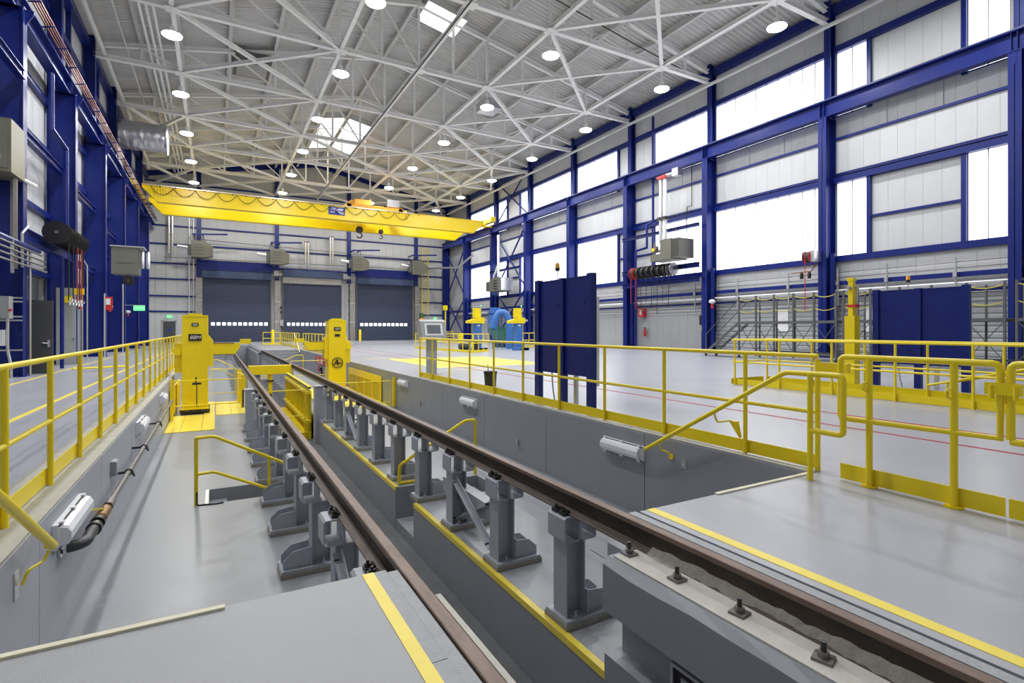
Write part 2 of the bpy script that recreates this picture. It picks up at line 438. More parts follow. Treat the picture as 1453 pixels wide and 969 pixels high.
for n in range(-3, 7):
    a = Y0+BAY*n-BAY; b = a+BAY; k = n             # bay n lies between column n-1 and n
    solo = n <= 3
    if b < -6: continue
    if n > 1: panels(wr, unitg, LINER, XR-.0, a, b, 0, 3.1, solo=False, name='liner_panel')
    else:
        mm = MB()
        for i in range(12):                       # ribbed horizontal sheets of the lower wall
            z = .02+i*.255; mm.prism([(XR+.03, z), (XR-.005, z+.05), (XR-.005, z+.19), (XR+.03, z+.245)], a, b)
        mm.build('ribbed_sheet', LINER, wr)
    panels(wr, unit, PANEL, XR, a, b, 3.12, 4.82, solo=n <= 1)
    for q0, q1, kd in pat[n]:
        y0, y1 = a+q0*BAY, a+q1*BAY
        for z0, z1 in (WZ, WZ2):
            if kd == 'w': winpanel(y0, y1, z0, z1)
            else:
                panels(wr, unit, PANEL, XR, y0, y1, z0, z1, solo=n in (0, 2))
                if z0 < 6: MB().box(XR-.12, XR+.02, y0, y1, 6.78, 6.9).build('girt', BLUE, wr)
    # blue mullions where the infill changes
    qs = [q for f in pat[n] for q in f[:2]]
    mq = [(qs[i]+qs[i+1])/2 for i in range(1, len(qs)-1, 2)]
    for q in mq:
        y = a+q*BAY
        MB().box(XR-.16, XR+.04, y-.09, y+.09, WZ[0]-.1, WZ[1]+.1).build('mullion', BLUE, wr)
        MB().box(XR-.16, XR+.04, y-.09, y+.09, WZ2[0]-.1, WZ2[1]+.1).build('mullion', BLUE, wr)
    panels(wr, unit, PANEL, XR, a, b, 9.3, 11.0, solo=solo); panels(wr, unit, PANEL, XR, a, b, 11.0, 12.25, solo=solo)
    panels(wr, unit, PANEL, XR, a, b, 15.7, 18.3, solo=solo)
    for z, h, dpt in ((4.95, .3, .2), (8.9, .28, .26), (9.2, .1, .1), (11.02, .12, .1), (15.5, .32, .24), (17.0, .03, .04), (3.05, .1, .1)):
        MB().box(XR-dpt, XR+.03, a+.15, b-.15, z-h/2, z+h/2).build('girt', BLUE, wr)
    for q in (.36, .66): MB().box(XR-.05, XR, a+q*BAY-.015, a+q*BAY+.015, 11.08, 12.2).build('girt', PURL, wr)
MB().box(XR-.4, XR+.1, -8, YB, 17.3, 17.72).build('eave_beam', BLUE, wr)
MB().box(XR-.30, XR-.12, -8, YB, 3.62, 3.82).build('pipe_rail', BLUE, wr)
wl = struct('wall_left')
MB().box(XL-.2, XL-.04, -8, 22.9, -.4, 19).build('sheathing', LINER, wl)
MB().box(XL-.2, XL-.04, 22.9, 30.0, 3.6, 19).build('sheathing', LINER, wl)
MB().box(XL-.2, XL-.04, 30.0, YB, -.4, 19).build('sheathing', LINER, wl)
unitl = MB().box(-.03, 0, 0, 1, 0, 1).mesh('panel', PANEL)
for n in range(-2, 7):
    a = Y0+BAY*n; b = a+BAY
    if a > YB-1: break
    for z0, z1 in ((3.7, 6.3), (6.3, 9.0), (9.0, 11.2), (11.2, 13.0), (13.0, 15.4), (15.4, 18.2)):
        panels(wl, unitl, PANEL, XL, a, b, z0, z1, w=.9, solo=(n in (1, 2)))
    for z, h in ((3.7, .2), (6.3, .2), (9.0, .3), (11.2, .2), (13.0, .2), (15.4, .3)):
        MB().box(XL, XL+.22, a+.2, b-.2, z-h/2, z+h/2).build('girt', BLUE, wl)
    MB().box(XL, XL+.2, a+BAY*.5-.1, a+BAY*.5+.1, -.12 if n != 1 else 3.6, 18).build('post', BLUE, wl)
MB().box(XL, XL+.4, -8, YB, 17.2, 17.6).build('eave_beam', BLUE, wl)
# recess behind the open door on the left
m = MB().box(XL-6, XL-5.9, 22, 31, -.2, 3.7); m.box(XL-6, XL, 30.2, 30.3, -.2, 3.7); m.box(XL-6, XL, 22.8, 22.9, -.2, 3.7); m.build('office_wall', LINER, wl)
MB().box(XL-6, XL, 22.8, 30.3, 3.6, 3.7).build('office_ceiling', DECK, wl)
wf = struct('wall_bounce_added'); MB().box(XL-6, XR+.2, -8.2, -8, -.4, 22).build('sheathing', PANEL, wf)  # unseen closing wall behind the camera, added to bounce light

# ------------------------------------------------------------------ blue building columns
def column_right(y, lab, n):
    t = thing('steel_column', lab, 'steel column', (26.5, y, 0), 'blue columns of the window wall')
    xf, xb = 26.5, 27.36
    m = MB().box(xf, xf+.03, y-.2, y+.2, 0, 12.0); m.box(xb-.03, xb, y-.2, y+.2, 0, 12.0); m.box(xf, xb, y-.012, y+.012, 0, 12.0)
    m.build('lower_shaft', BLUE, t)
    if n >= 0: m = MB().tube([(xf+.45, y-.24, .3), (xf+.45, y-.24, 5.2)], .14, 12); m.build('downpipe', BLUE, t)
    m = MB().box(26.95, 26.98, y-.17, y+.17, 12.0, 18.2); m.box(xb-.03, xb, y-.17, y+.17, 12.0, 18.2); m.box(26.95, xb, y-.01, y+.01, 12.0, 18.2)
    m.build('upper_shaft', BLUE, t)
    m = MB().box(xf-.02, xb, y-.22, y+.22, 11.97, 12.0); m.box(xf-.02, xf+.0, y-.05, y+.05, 11.5, 12.0)
    m.build('cap_plate', BLUE, t)
    MB().box(xf-.1, xb, y-.3, y+.3, 0, .03).build('base_plate', BLUE, t)
    return t
for i, n in enumerate(range(-1, 7)):
    column_right(Y0+BAY*n, f'tall blue steel column of the window wall, {ORD[7-i]} from the back wall', n)
column_right(YB-.5, 'tall blue steel corner column where window wall meets back wall', -1)
def column_left(y, lab):
    t = thing('steel_column', lab, 'steel column', (-5.42, y, -.12), 'blue columns of the copper bar wall')
    xf, xb = -5.42, -6.42
    m = MB().box(xf-.04, xf, y-.2, y+.2, -.12, 11.85); m.box(xb, xb+.03, y-.2, y+.2, -.12, 11.85); m.box(xb, xf, y-.012, y+.012, -.12, 11.85)
    m.build('lower_shaft', BLUE, t)
    m = MB().box(-5.94, -5.9, y-.17, y+.17, 11.85, 18.1); m.box(xb, xb+.03, y-.17, y+.17, 11.85, 18.1); m.box(xb, -5.9, y-.01, y+.01, 11.85, 18.1)
    m.build('upper_shaft', BLUE, t)
    m = MB().box(xb, xf+.02, y-.22, y+.22, 11.82, 11.85); m.prism([(xf, 11.84), (xf+.22, 11.84), (xf+.22, 11.7), (xf, 11.3)], y-.02, y+.02); m.build('bracket', BLUE, t)
    m = MB().box(xb, xf+.06, y-.25, y+.25, -.12, -.09); m.build('base_plate', BLUE, t)
    return t
for i, n in enumerate(range(1, 7)):
    column_left(Y0+BAY*n, f'deep blue steel column of the copper bar wall, {ORD[5-i]} from the back wall')
# diagonal bracing in two bays of the window wall
def brace(y0, y1, z0, z1, zm, lab):
    t = thing('wind_brace', lab, 'steel bracing', (26.9, (y0+y1)/2, 0), 'diagonal bracing on the window wall')
    for p, q in (((26.9, y0, z0), (26.9, y1, zm)), ((26.9, y1, z0), (26.9, y0, zm)), ((26.9, y0, zm), (26.9, y1, z1)), ((26.9, y1, zm), (26.9, y0, z1))):
        MB().tube([p, q], .09, 6).build('diagonal', BLUE, t)
    for z in (z0, z1):
        for y in (y0, y1): MB().box(26.88, 26.92, y-.25, y+.25, z-.2, z+.25).build('gusset', BLUE, t)
a = Y0+4*BAY
brace(a+.42, a+BAY-.42, .3, 11.8, 5.6, 'blue crossed tube bracing in the bay with the second gas heater')
brace(Y0+6*BAY+.42, YB-.95, .3, 11.6, 5.4, 'blue crossed tube bracing in the corner bay beside the back wall')
m = MB().tube([(27.1, a+.3, 12.9), (27.1, a+BAY-.3, 17.6)], .08, 6); m.tube([(27.1, a+BAY-.3, 12.9), (27.1, a+.3, 17.6)], .08, 6)
tag(m.build('upper_brace', BLUE), 'blue crossed bracing above the crane beam, over the second gas heater', 'steel bracing')

# crane runway beams
def runway(side):
    if side > 0: xi, xo, zt, dp, nm = 26.42, 26.9, 12.8, .8, 'blue crane runway beam carried on the window wall columns'
    else: xi, xo, zt, dp, nm = -5.55, -6.05, 12.5, .68, 'blue crane runway beam carried on the copper bar wall columns'
    t = thing('runway_beam', nm, 'crane beam', ((xi+xo)/2, 0, zt-dp))
    xc = (xi+xo)/2
    MB().box(xi, xo, -8, YB-.2, zt-.05, zt).build('top_flange', BLUE, t)
    MB().box(xc-.02, xc+.02, -8, YB-.2, zt-dp+.03, zt-.04).build('web', BLUE, t)
    MB().box(xi+.05*side, xo-.05*side, -8, YB-.2, zt-dp, zt-dp+.04).build('bottom_flange', BLUE, t)
    MB().box(xc-.05, xc+.05, -8, YB-.2, zt+.001, zt+.12).build('crane_rail', STEELD, t)
    for n in range(-1, 7):
        y = Y0+BAY*n
        m = MB().box(xi+.03*side, xc, y-.1, y-.085, zt-dp, zt-.02); m.box(xi+.03*side, xc, y+.085, y+.1, zt-dp, zt-.02)
        m.build('stiffener', BLUE, t)
runway(1); runway(-1)

# ------------------------------------------------------------------ back wall and doors
wb = struct('wall_back')
MB().box(XL-.2, XR+.2, YB+.05, YB+.3, -.3, 22).build('sheathing', LINER, wb)
unitb = MB().box(0, 1, 0, .04, 0, 1).mesh('panel', PANELB)
nx = 36; wx = (XR-XL)/nx
zs = [8.4, 10.45, 12.4, 14.5, 17.0]
for z0, z1 in zip(zs[:-1], zs[1:]):
    for i in range(nx): inst(unitb, 'panel', wb, (XL+i*wx+.01, YB, z0+.01), (wx-.018, 1, z1-z0-.02))
m = MB()
for i in range(nx):
    x0, x1 = XL+i*wx+.01, XL+(i+1)*wx-.02
    m.box(x0, x1, YB, YB+.04, 17.01, min(roofz(x0), roofz(x1))-.02)
    for z0, z1 in ((-.12, 3.3), (3.3, 4.95), (4.95, 6.75), (6.75, 8.4)):
        m.box(x0, x1, YB, YB+.04, z0+.01, z1-.01)
o = m.build('panel', PANELB, wb); o['kind'] = 'stuff'
for z in (3.3, 4.95, 6.75, 8.4, 10.45, 12.4, 14.5, 17.0):
    h = .16
    if z < 8: segs = ((XL, -1.9), (22.9, XR), (13.4, 14.9))
    else: segs = ((XL, XR),)
    for a, b in segs: MB().box(a, b, YB-.14, YB, z-h/2, z+h/2).build('girt', BLUE, wb)
m = MB()
for sx in (-1, 1):
    xe = XL if sx < 0 else XR
    m.bar((XM, YB-.3, roofz(XM)-.25), (xe, YB-.3, roofz(xe)-.25), .25, .5, (0,0,1))
m.build('rafter', BLUE, wb)
DX = [(-1.25, 5.45), (6.85, 13.3), (15.25, 22.35)]
for x in (-1.6, 6.15, 14.3, 22.9):
    MB().box(x-.22, x+.22, YB-.32, YB-.02, 7.0, 20).build('post', BLUE, wb)
for x in (-1.9, 5.9, 14.35, 22.65):
    m = MB().box(x-.0, x+.62, YB-.5, YB-.05, 0, 7.0); o = m.build('jamb', ZINC, wb)
    for z in (2.3, 4.6): MB().box(x-.01, x+.63, YB-.51, YB-.5, z-.03, z+.03).build('trim', PURL, wb)
MB().box(13.4, 14.2, YB-.3, YB-.05, 0, 7.0).build('jamb', LINER, wb)
for k, (x0, x1) in enumerate(DX):
    d = struct(f'door_{k+1}', ((x0+x1)/2, YB-.2, 0))
    m = MB(); zz = 0; n = 60
    vs = []; fs = []
    for i in range(n+1):
        z = 7.0*i/n; y = YB-.22+(.008 if i % 2 else -.004); vs += [(x0, y, z), (x1, y, z)]
    for i in range(n): fs.append((2*i, 2*i+1, 2*i+3, 2*i+2))
    m.quadmesh(vs, fs).build('curtain', DOORB, d)
    n = 11; w = (x1-x0-.9)/n
    for i in range(n):
        a = x0+(.75 if k == 0 else .35)+i*w
        MB().box(a+.06, a+w-.12, YB-.26, YB-.235, 1.83, 2.17).build('pane', PANE, d)
    m = MB().box(x0-.12, x0, YB-.34, YB-.1, 0, 7.1); m.box(x1, x1+.12, YB-.34, YB-.1, 0, 7.1); m.build('guide_rail', STEELD, d)
    zb = 7.0 if k != 1 else 7.5
    m = MB(); vs = []; fs = []
    nn = 16
    for i in range(nn+1):
        x = x0-.1+(x1-x0+.2)*i/nn; dz = .03*math.sin(i*1.9); dy = .05*math.sin(i*1.3)
        vs += [(x, YB-.2, zb+.9+dz), (x, YB-.75+dy, zb+.75+dz), (x, YB-.72+dy*.5, zb+.02+dz*.5), (x, YB-.3, zb-.05)]
    for i in range(nn):
        for j in range(3): fs.append((4*i+j, 4*i+4+j, 4*i+5+j, 4*i+1+j))
    fs += [(0,1,2,3), tuple(4*nn+j for j in (3,2,1,0))]
    m.quadmesh(vs, fs).build('hood', HOOD, d)
    if k == 1: MB().box(x0-.1, x1+.1, YB-.45, YB-.2, 6.75, 7.5).build('lintel_panel', ZINC, d)
    if k != 1: MB().box(x0-.2, x1+.3, YB-.3, YB-.06, 7.9, 8.95).build('lintel', BLUE, d)
    else: MB().box(x0-.2, x1+.1, YB-.3, YB-.06, 8.35, 8.5).build('lintel', BLUE, d)
# small man door
d = struct('door_4', (-4.3, YB-.05, 0))
MB().box(-4.85, -3.75, YB-.06, YB-.02, 0, 2.25).build('leaf', DGREY, d)
m = MB().box(-4.95, -4.85, YB-.09, YB, 0, 2.35); m.box(-3.75, -3.65, YB-.09, YB, 0, 2.35); m.box(-4.95, -3.65, YB-.09, YB, 2.25, 2.35); m.build('frame', LINER, d)
MB().lathe((-3.9, YB-.09, 1.05), [(.04, -.03), (.04, .03)], 8, 'y').build('handle', ALU, d)
MB().box(-4.45, -4.15, YB-.075, YB-.061, 1.2, 1.5).build('sign_plate', SIGNB, d)

# ------------------------------------------------------------------ roof
ce = struct('ceiling')
vs = []; fs = []; m = MB(); y = -8; k = 0
prof = [(0, 0), (.10, 0), (.15, .07), (.25, .07), (.30, 0)]
pts = []
while y < YB+.2:
    for dy, dz in prof[:-1]: pts.append((y+dy, dz))
    y += .30
for yy, dz in pts:
    vs += [(XL-.3, yy, roofz(XL-.3)+dz), (XM, yy, roofz(XM)+dz), (XR+.3, yy, roofz(XR+.3)+dz)]
for i in range(len(pts)-1):
    for j in range(2): fs.append((3*i+j, 3*i+j+1, 3*i+4+j, 3*i+3+j))
m.quadmesh(vs, fs).build('deck', DECK, ce)
PP = [0, 2.22, 4.55, 7.15, 9.75, 12.36, 14.3, 16.2]
PX = sorted(set([XM+p for p in PP]+[XM-p for p in PP]))
for x in PX:
    if abs(x-XM) > 16: continue
    MB().ibeam((x, -8, roofz(x)-.2), (x, YB-.1, roofz(x)-.2), .2, .36, .02).build('purlin', PURL, ce)
m = MB()
yy = -4.0
for n in range(-2, 8):
    for f in (.33, .67):
        y = Y0+BAY*(n-1)+f*BAY
        if y > YB: continue
        for a, b in zip(PX[:-1], PX[1:]): m.bar((a, y, roofz(a)-.36), (b, y, roofz(b)-.2), .05, .05)
m.build('sag_rod', PURL, ce)
# skylights: a frame below the deck with daylit panes
def skylight(x0, x1, y0, y1, k):
    NWIN[0] += 1
    s = struct(f'window_{NWIN[0]}', ((x0+x1)/2, (y0+y1)/2, roofz((x0+x1)/2)))
    nx_, ny_ = 4, 4
    for i in range(nx_):
        for j in range(ny_):
            a = x0+(x1-x0)*i/nx_+.03; b = x0+(x1-x0)*(i+1)/nx_-.03; c = y0+(y1-y0)*j/ny_+.03; e = y0+(y1-y0)*(j+1)/ny_-.03
            MB().quadmesh([(a, c, roofz(a)-.46), (b, c, roofz(b)-.46), (b, e, roofz(b)-.46), (a, e, roofz(a)-.46)], [(0,3,2,1)]).build('pane', WIN, s)
    m = MB()
    for y in (y0, y1): m.bar((x0, y, roofz(x0)-.22), (x1, y, roofz(x1)-.22), .06, .5)
    for x in (x0, x1): m.bar((x, y0, roofz(x)-.22), (x, y1, roofz(x)-.22), .06, .5)
    m.build('frame', PURL, s)
skylight(8.45, 10.4, 49.6, 58.6, 1); skylight(10.7, 12.9, 49.6, 58.6, 2); skylight(10.9, 13.4, 29.4, 31.6, 3)

ZC = 16.9
def zt(x): return roofz(x)-.5
NX = {'A': XM-12.36, 'B': XM-4.5, 'C': XM+4.55, 'D': XM+12.36}
def truss(n, lab):
    y = Y0+BAY*n
    t = thing('roof_truss', lab, 'roof truss', (XM, y, ZC), 'white roof trusses')
    MB().ibeam((XM-16.5, y, ZC), (XM+16.35, y, ZC), .26, .26, .025).build('bottom_chord', WPNT, t)
    m = MB()
    for sx in (-1, 1): m.ibeam((XM, y, zt(XM)), (XM+sx*16.3, y, zt(XM+16.3)), .22, .22, .02)
    m.build('top_chord', WPNT, t)
    for sx in (-1, 1):
        for i, p in enumerate(PP[:-1]):
            if i == 0 and sx < 0: continue
            x = XM+sx*p
            MB().bar((x, y, ZC), (x, y, zt(x)), .13, .13).build('post', WPNT, t)
        for i in range(len(PP)-2):
            xa, xb = XM+sx*PP[i], XM+sx*PP[i+1]
            MB().bar((xa, y, ZC+.1), (xb, y, zt(xb)-.05), .1, .1).build('diagonal', WPNT, t)
    for x in list(NX.values())+[XM]:
        MB().box(x-.3, x+.3, y-.3, y+.3, ZC-.15, ZC-.13).build('node_plate', WPNT, t)
TL = {6: 'white roof truss above the crane, first from the back wall', 5: 'white roof truss, second from the back wall',
      4: 'white roof truss, third from the back wall', 3: 'white roof truss, fourth from the back wall',
      2: 'white roof truss, fifth from the back wall', 1: 'white roof truss, sixth from the back wall', 0: 'white roof truss, seventh from the back wall'}
for n in range(0, 7): truss(n, TL[n])
for n in range(-1, 7):
    y0 = Y0+BAY*n; y1 = min(y0+BAY, YB-.1); nm = ORD[6-n]
    if n < 0: continue
    t = thing('roof_bracing', f'white struts and crossed braces between roof trusses, {nm} bay from the back wall', 'roof bracing', (XM, (y0+y1)/2, ZC), 'white braces in the plane of the bottom chords')
    for x in list(NX.values())+[XM]:
        MB().ibeam((x, y0+.15, ZC), (x, y1-.15, ZC), .2, .2, .02).build('strut', WPNT, t)
    def X(xa, xb):
        MB().ibeam((xa, y0, ZC-.03), (xb, y1, ZC-.03), .2, .2, .02).build('brace', WPNT, t)
        MB().ibeam((xa, y1, ZC+.0), (xb, y0, ZC+.0), .2, .2, .02).build('brace', WPNT, t)
    X(NX['A'], NX['B']); X(NX['C'], NX['D'])
    if n in (4, 6): X(NX['B'], NX['C']); X(XM-16, NX['A']); X(NX['D'], XM+16)
# conduits under the ridge strut and along the left eave
def pipe(pts, r, mt, name, lab, cat, n=8, group=None):
    o = MB().tube(pts, r, n).build(name, mt, None); return tag(o, lab, cat, group)
pipe([(XM-.15, -6, ZC-.2), (XM-.15, YB-1, ZC-.2)], .035, BOLT, 'conduit', 'dark thin conduit running along the middle roof strut', 'conduit')
pipe([(13.5, 22.4, 18.5), (22.0, 22.6, 17.3), (26.8, 22.9, 16.9)], .03, BOLT, 'conduit', 'dark thin conduit crossing the roof towards the window wall', 'conduit')
for i in range(3):
    x = -3.35+.3*i
    pipe([(x, -6, 17.6), (x, YB-2, 17.6)], .07, WPNT, 'conduit', f'pale roof conduit of three beside the eave, {("nearest to copper bars","middle one","farthest from copper bars")[i]}', 'conduit', group='three parallel roof conduits')
pipe([(-5.5, -6, 17.0), (-5.5, 59, 17.0), (-5.5, 60, 16.6)], .13, PURL, 'sprinkler_pipe', 'thick white pipe along the eave above the copper bars', 'pipe')
pipe([(-4.45, -6, 17.5), (-4.45, 58, 17.5)], .045, PURL, 'sprinkler_pipe', 'thin white pipe between the eave pipe and three conduits', 'pipe')
pipe([(26.3, -6, 16.35), (26.3, 64, 16.35)], .1, PURL, 'sprinkler_pipe', 'white pipe running high along the window wall under the roof', 'pipe')
# copper conductor bars on brackets
t = thing('conductor_rail', 'copper coloured crane power bars on brackets beside runway beam', 'crane power rail', (-5.2, 30, 12.6))
for i in range(4): MB().bar((-5.53+.085*i, -6, 12.75), (-5.53+.085*i, YB-1, 12.75), .035, .06).build('copper_bar', COPP, t)
for i in range(34):
    y = 8+i*1.75; m = MB().bar((-5.75, y, 12.55), (-5.22, y, 12.68), .03, .04); m.build('bracket', BLUE, t)

# foil covered duct stub
t = thing('air_duct', 'shiny foil wrapped duct stub high at the left eave', 'air duct', (-4.4, 44.9, 14.9))
m = MB().lathe((-4.4, 44.9, 14.9), [(.97+.0*k, -1.35+.1*k) for k in range(28)], 40, 'x')
for k in range(len(m.v)):
    v = m.v[k]; q = random.uniform(.955, 1.02); m.v[k] = (v[0], 44.9+(v[1]-44.9)*q, 14.9+(v[2]-14.9)*q)
m.build('sleeve', FOIL, t)
m = MB().lathe((-3.05, 44.9, 14.9), [(.95, -.1), (1.02, .0), (1.04, .05), (.9, .1)], 16, 'x').build('collar', ALU, t)
# roof louvre hatch
t = thing('roof_hatch', 'dark grey louvred hatch under the roof beside the left lamps', 'roof hatch', (2.1, 38.9, 19.3))
MB().box(1.0, 3.2, 37.2, 40.6, 18.75, 18.95).build('frame', STEELD, t); MB().box(1.2, 3.0, 38.3, 40.4, 18.70, 18.75).build('panel', GBOX, t)
for i in range(4): MB().bar((1.1, 37.35+i*.25, 18.70), (3.1, 37.35+i*.25, 18.70), .15, .03).build('blade', STEELD, t)
t = thing('ceiling_fan_heater', 'grey box heater hung between roof trusses beside a lamp', 'gas heater', (16.7, 33.2, 16.8))
MB().box(16.1, 17.4, 32.4, 33.9, 16.75, 17.35).build('casing', ALU, t)
for q in ((16.2, 32.5), (17.3, 32.5), (16.2, 33.8), (17.3, 33.8)): MB().tube([(q[0], q[1], 17.4), (q[0], q[1], roofz(q[0])-.3)], .02, 6).build('hanger', WPNT, t)

# ------------------------------------------------------------------ high bay lamps
def lamp(x, y, lab):
    z = 15.55
    t = thing('high_bay_lamp', lab, 'ceiling lamp', (x, y, z), 'round high bay lamps under the roof trusses')
    MB().tube([(x, y, z+.45), (x, y, ZC-.14)], .02, 6).build('hanger', WPNT, t)
    MB().lathe((x, y, z), [(.1, .08), (.13, .12), (.13, .4), (.08, .46)], 14).build('housing', WPNT, t)
    MB().lathe((x, y, z), [(.43, .0), (.41, .06), (.2, .11), (.1, .11)], 20).build('reflector', PLAS, t)
    o = MB().lathe((x, y, z), [(.41, -.005), (.42, -.03), (.37, -.065), (.2, -.085), (.02, -.09)], 20).build('lens', LENS, t)
    return t
def lamp_light(t):
    l = bpy.data.lights.new('lamp_light', 'AREA'); l.shape = 'DISK'; l.size = .7; l.energy = LAMP_W; l.color = (.985, .99, 1)
    o = bpy.data.objects.new('lamp_light', l); COL.objects.link(o); o.location = (0, 0, -.13); o.parent = t
rown = {'A': 'row beside the copper bar wall', 'B': 'second row out from the copper bars', 'C': 'second row in from the window wall', 'D': 'row beside the window wall'}
lamp0 = lamp(NX['D'], Y0, 'bright round lamp of the '+rown['D']+', seventh from the back')
lamp_light(lamp0)
for r in 'ABCD':
    for n in range(-1, 7):
        if (r, n) == ('D', 0): continue
        if n < 0 and r in 'AB': pass
        o = dup(lamp0, (NX[r], Y0+BAY*n, 15.55), 0, f'bright round lamp of the {rown[r]}, {ORD[6-n]} from the back')

# ------------------------------------------------------------------ travelling crane
t = thing('bridge_crane', 'yellow double girder bridge crane spanning the hall below the roof', 'bridge crane', (10, 54.5, 12.0))
def girder(y, z0, z1):
    m = MB().prism([(-4.2, z0), (24.35, z0), (25.5, z0+1.0), (25.5, z1), (-5.2, z1), (-5.2, z0+1.1)], y-.22, y+.22)
    m.build('girder', YELC, t)
    m = MB().box(-5.2, 25.5, y-.32, y+.32, z1, z1+.04); m.box(-4.2, 24.35, y-.32, y+.32, z0-.04, z0); m.build('girder_flange', YELC, t)
girder(52.0, 11.85, 13.15); girder(57.0, 11.8, 13.15)
for x in (-5.8, 26.1):
    s = 1 if x > 0 else -1; zt_ = 12.8 if s > 0 else 12.5
    m = MB().box(x-.25, x+.25, 50.6, 58.4, zt_+.2, zt_+.75); m.build('end_truck', YELC, t)
    for y in (51, 52.6, 56.6, 58): MB().lathe((x, y, zt_+.3), [(.16, -.1), (.16, .1)], 12, 'x').build('wheel', STEELD, t)
m = MB()
for i in range(50):                                 # stiffener ribs and cable tracks on the near girder face
    pass
for i in range(20): MB().box(-4.3+.19*i, -4.25+.19*i, 51.66, 51.78, 12.35+.03*i*.3, 13.0).build('festoon_fold', YELC, t)
MB().bar((-5.2, 51.62, 13.12), (17.5, 51.62, 13.12), .06, .06).build('festoon_track', ALU, t)
x = -4.6
while x < 16.0:
    w = 1.55; pts = [(x+w*i/8, 51.6, 13.02-.62*(1-(2*i/8-1)**2)) for i in range(9)]
    MB().tube(pts, .025, 6).build('festoon_cable', BLK, t); x += w
for i in range(22): MB().box(-4.0+i*1.05, -3.92+i*1.05, 51.58, 51.66, 13.0, 13.1).build('cable_hanger', BLK, t)
m = MB().box(25.5, 26.6, 51.8, 52.0, 12.6, 12.72); m.box(25.6, 25.75, 51.7, 52.1, 12.5, 12.9); m.build('buffer', YELC, t)
sp = MB().box(9.25, 10.75, 51.72, 51.775, 12.25, 12.98).build('sign_plate', SIGNB, t)
for (x0, z, w, h) in ((7.3, 12.83, .55, .06), (8.0, 12.80, .5, .09), (7.35, 12.68, .4, .06), (7.85, 12.70, .6, .06), (7.3, 12.47, .42, .07), (8.0, 12.52, .5, .08), (8.15, 12.40, .4, .08)):
    MB().box(x0+2.1, x0+w+2.1, 51.70, 51.719, z-h/2, z+h/2).build('lettering', PLAS, sp)
# trolley with hoist and hooks: rests on the crane
t = thing('crane_trolley', 'orange hoist trolley riding on the yellow crane girders', 'hoist trolley', (11.5, 54.5, 13.2))
m = MB().box(8.9, 14.6, 52.0, 52.4, 13.2, 13.55); m.box(8.9, 14.6, 56.6, 57, 13.2, 13.55); m.box(9.0, 9.4, 52, 57, 13.25, 13.6); m.box(14.1, 14.5, 52, 57, 13.25, 13.6); m.build('frame', ORNG, t)
MB().lathe((10.6, 54, 13.9), [(.45, -.9), (.45, .9)], 16, 'x').build('drum', ORNG, t)
MB().lathe((12.6, 54, 13.75), [(.3, -.5), (.3, .5)], 14, 'x').build('motor', ORNG, t)
m = MB().box(9.3, 12.4, 52.6, 55, 13.55, 13.7); m.box(10.0, 11.6, 53, 54.2, 13.7, 14.3); m.build('gearbox', ORNG, t)
MB().box(13.0, 14.2, 52.1, 52.5, 13.7, 14.4).build('control_box', ALU, t)
MB().bar((14.8, 51.7, 13.2), (14.8, 51.7, 12.5), .12, .1).build('cable_arm', ORNG, t)
MB().bar((14.8, 52.5, 13.3), (14.8, 51.6, 13.3), .12, .12).build('cable_arm', ORNG, t)
CT = t; t.location.x += 2.0
for c_ in (): pass
def hook(x, s_, lab):
    h = thing('crane_hook', lab, 'crane hook', (x, 54.3, 11.2), 'hooks below the crane')
    MB().box(x-.25*s_, x+.25*s_, 54.1, 54.5, 11.35, 11.6).build('hook_block', BOLT, h)
    MB().lathe((x, 54.3, 11.5), [(.3*s_, -.12), (.3*s_, .12)], 12, 'y').build('sheave', BOLT, h)
    pts = [(x, 54.3, 11.35)]+arc((x, 54.3, 10.95), .22*s_, PI/2, -PI*.85, 12, 'xz')
    MB().tube(pts, .06*s_, 8).build('hook', BOLT, h)
    for dx in (-.15, .15): MB().tube([(x+dx, 54.3, 11.5), (x+dx, 54.3, 13.3)], .015, 5).build('rope', BOLT, h)
hook(12.7, 1.2, 'large dark crane hook hanging below the crane'); hook(14.9, .8, 'smaller dark crane hook below the crane')

# ------------------------------------------------------------------ running rails
def rail(x, lab, seg=None):
    t = thing('running_rail', lab, 'rail', (x, 0, 0))
    y0, y1 = -3.5, YB-1.2
    hd = [(-.036, -.004), (-.03, 0), (.03, 0), (.036, -.004), (.038, -.034), (.012, -.05), (-.012, -.05), (-.038, -.034)]
    MB().prism([(x+a, b) for a, b in hd], y0, y1).build('head', RUST, t)
    MB().prism([(x-.012, -.048), (x+.012, -.048), (x+.014, -.155), (x+.03, -.165), (x-.03, -.165), (x-.014, -.155)], y0, y1).build('web', RUSTW, t)
    MB().prism([(x-.03, -.163), (x+.03, -.163), (x+.076, -.178), (x+.076, -.19), (x-.076, -.19), (x-.076, -.178)], y0, y1).build('foot', RUSTB, t)
    return t
rail(RL, 'rusty rail on the drain pipe side, running to the first door')
rail(RR, 'rusty rail on the window side, carried by tall grey pedestals')

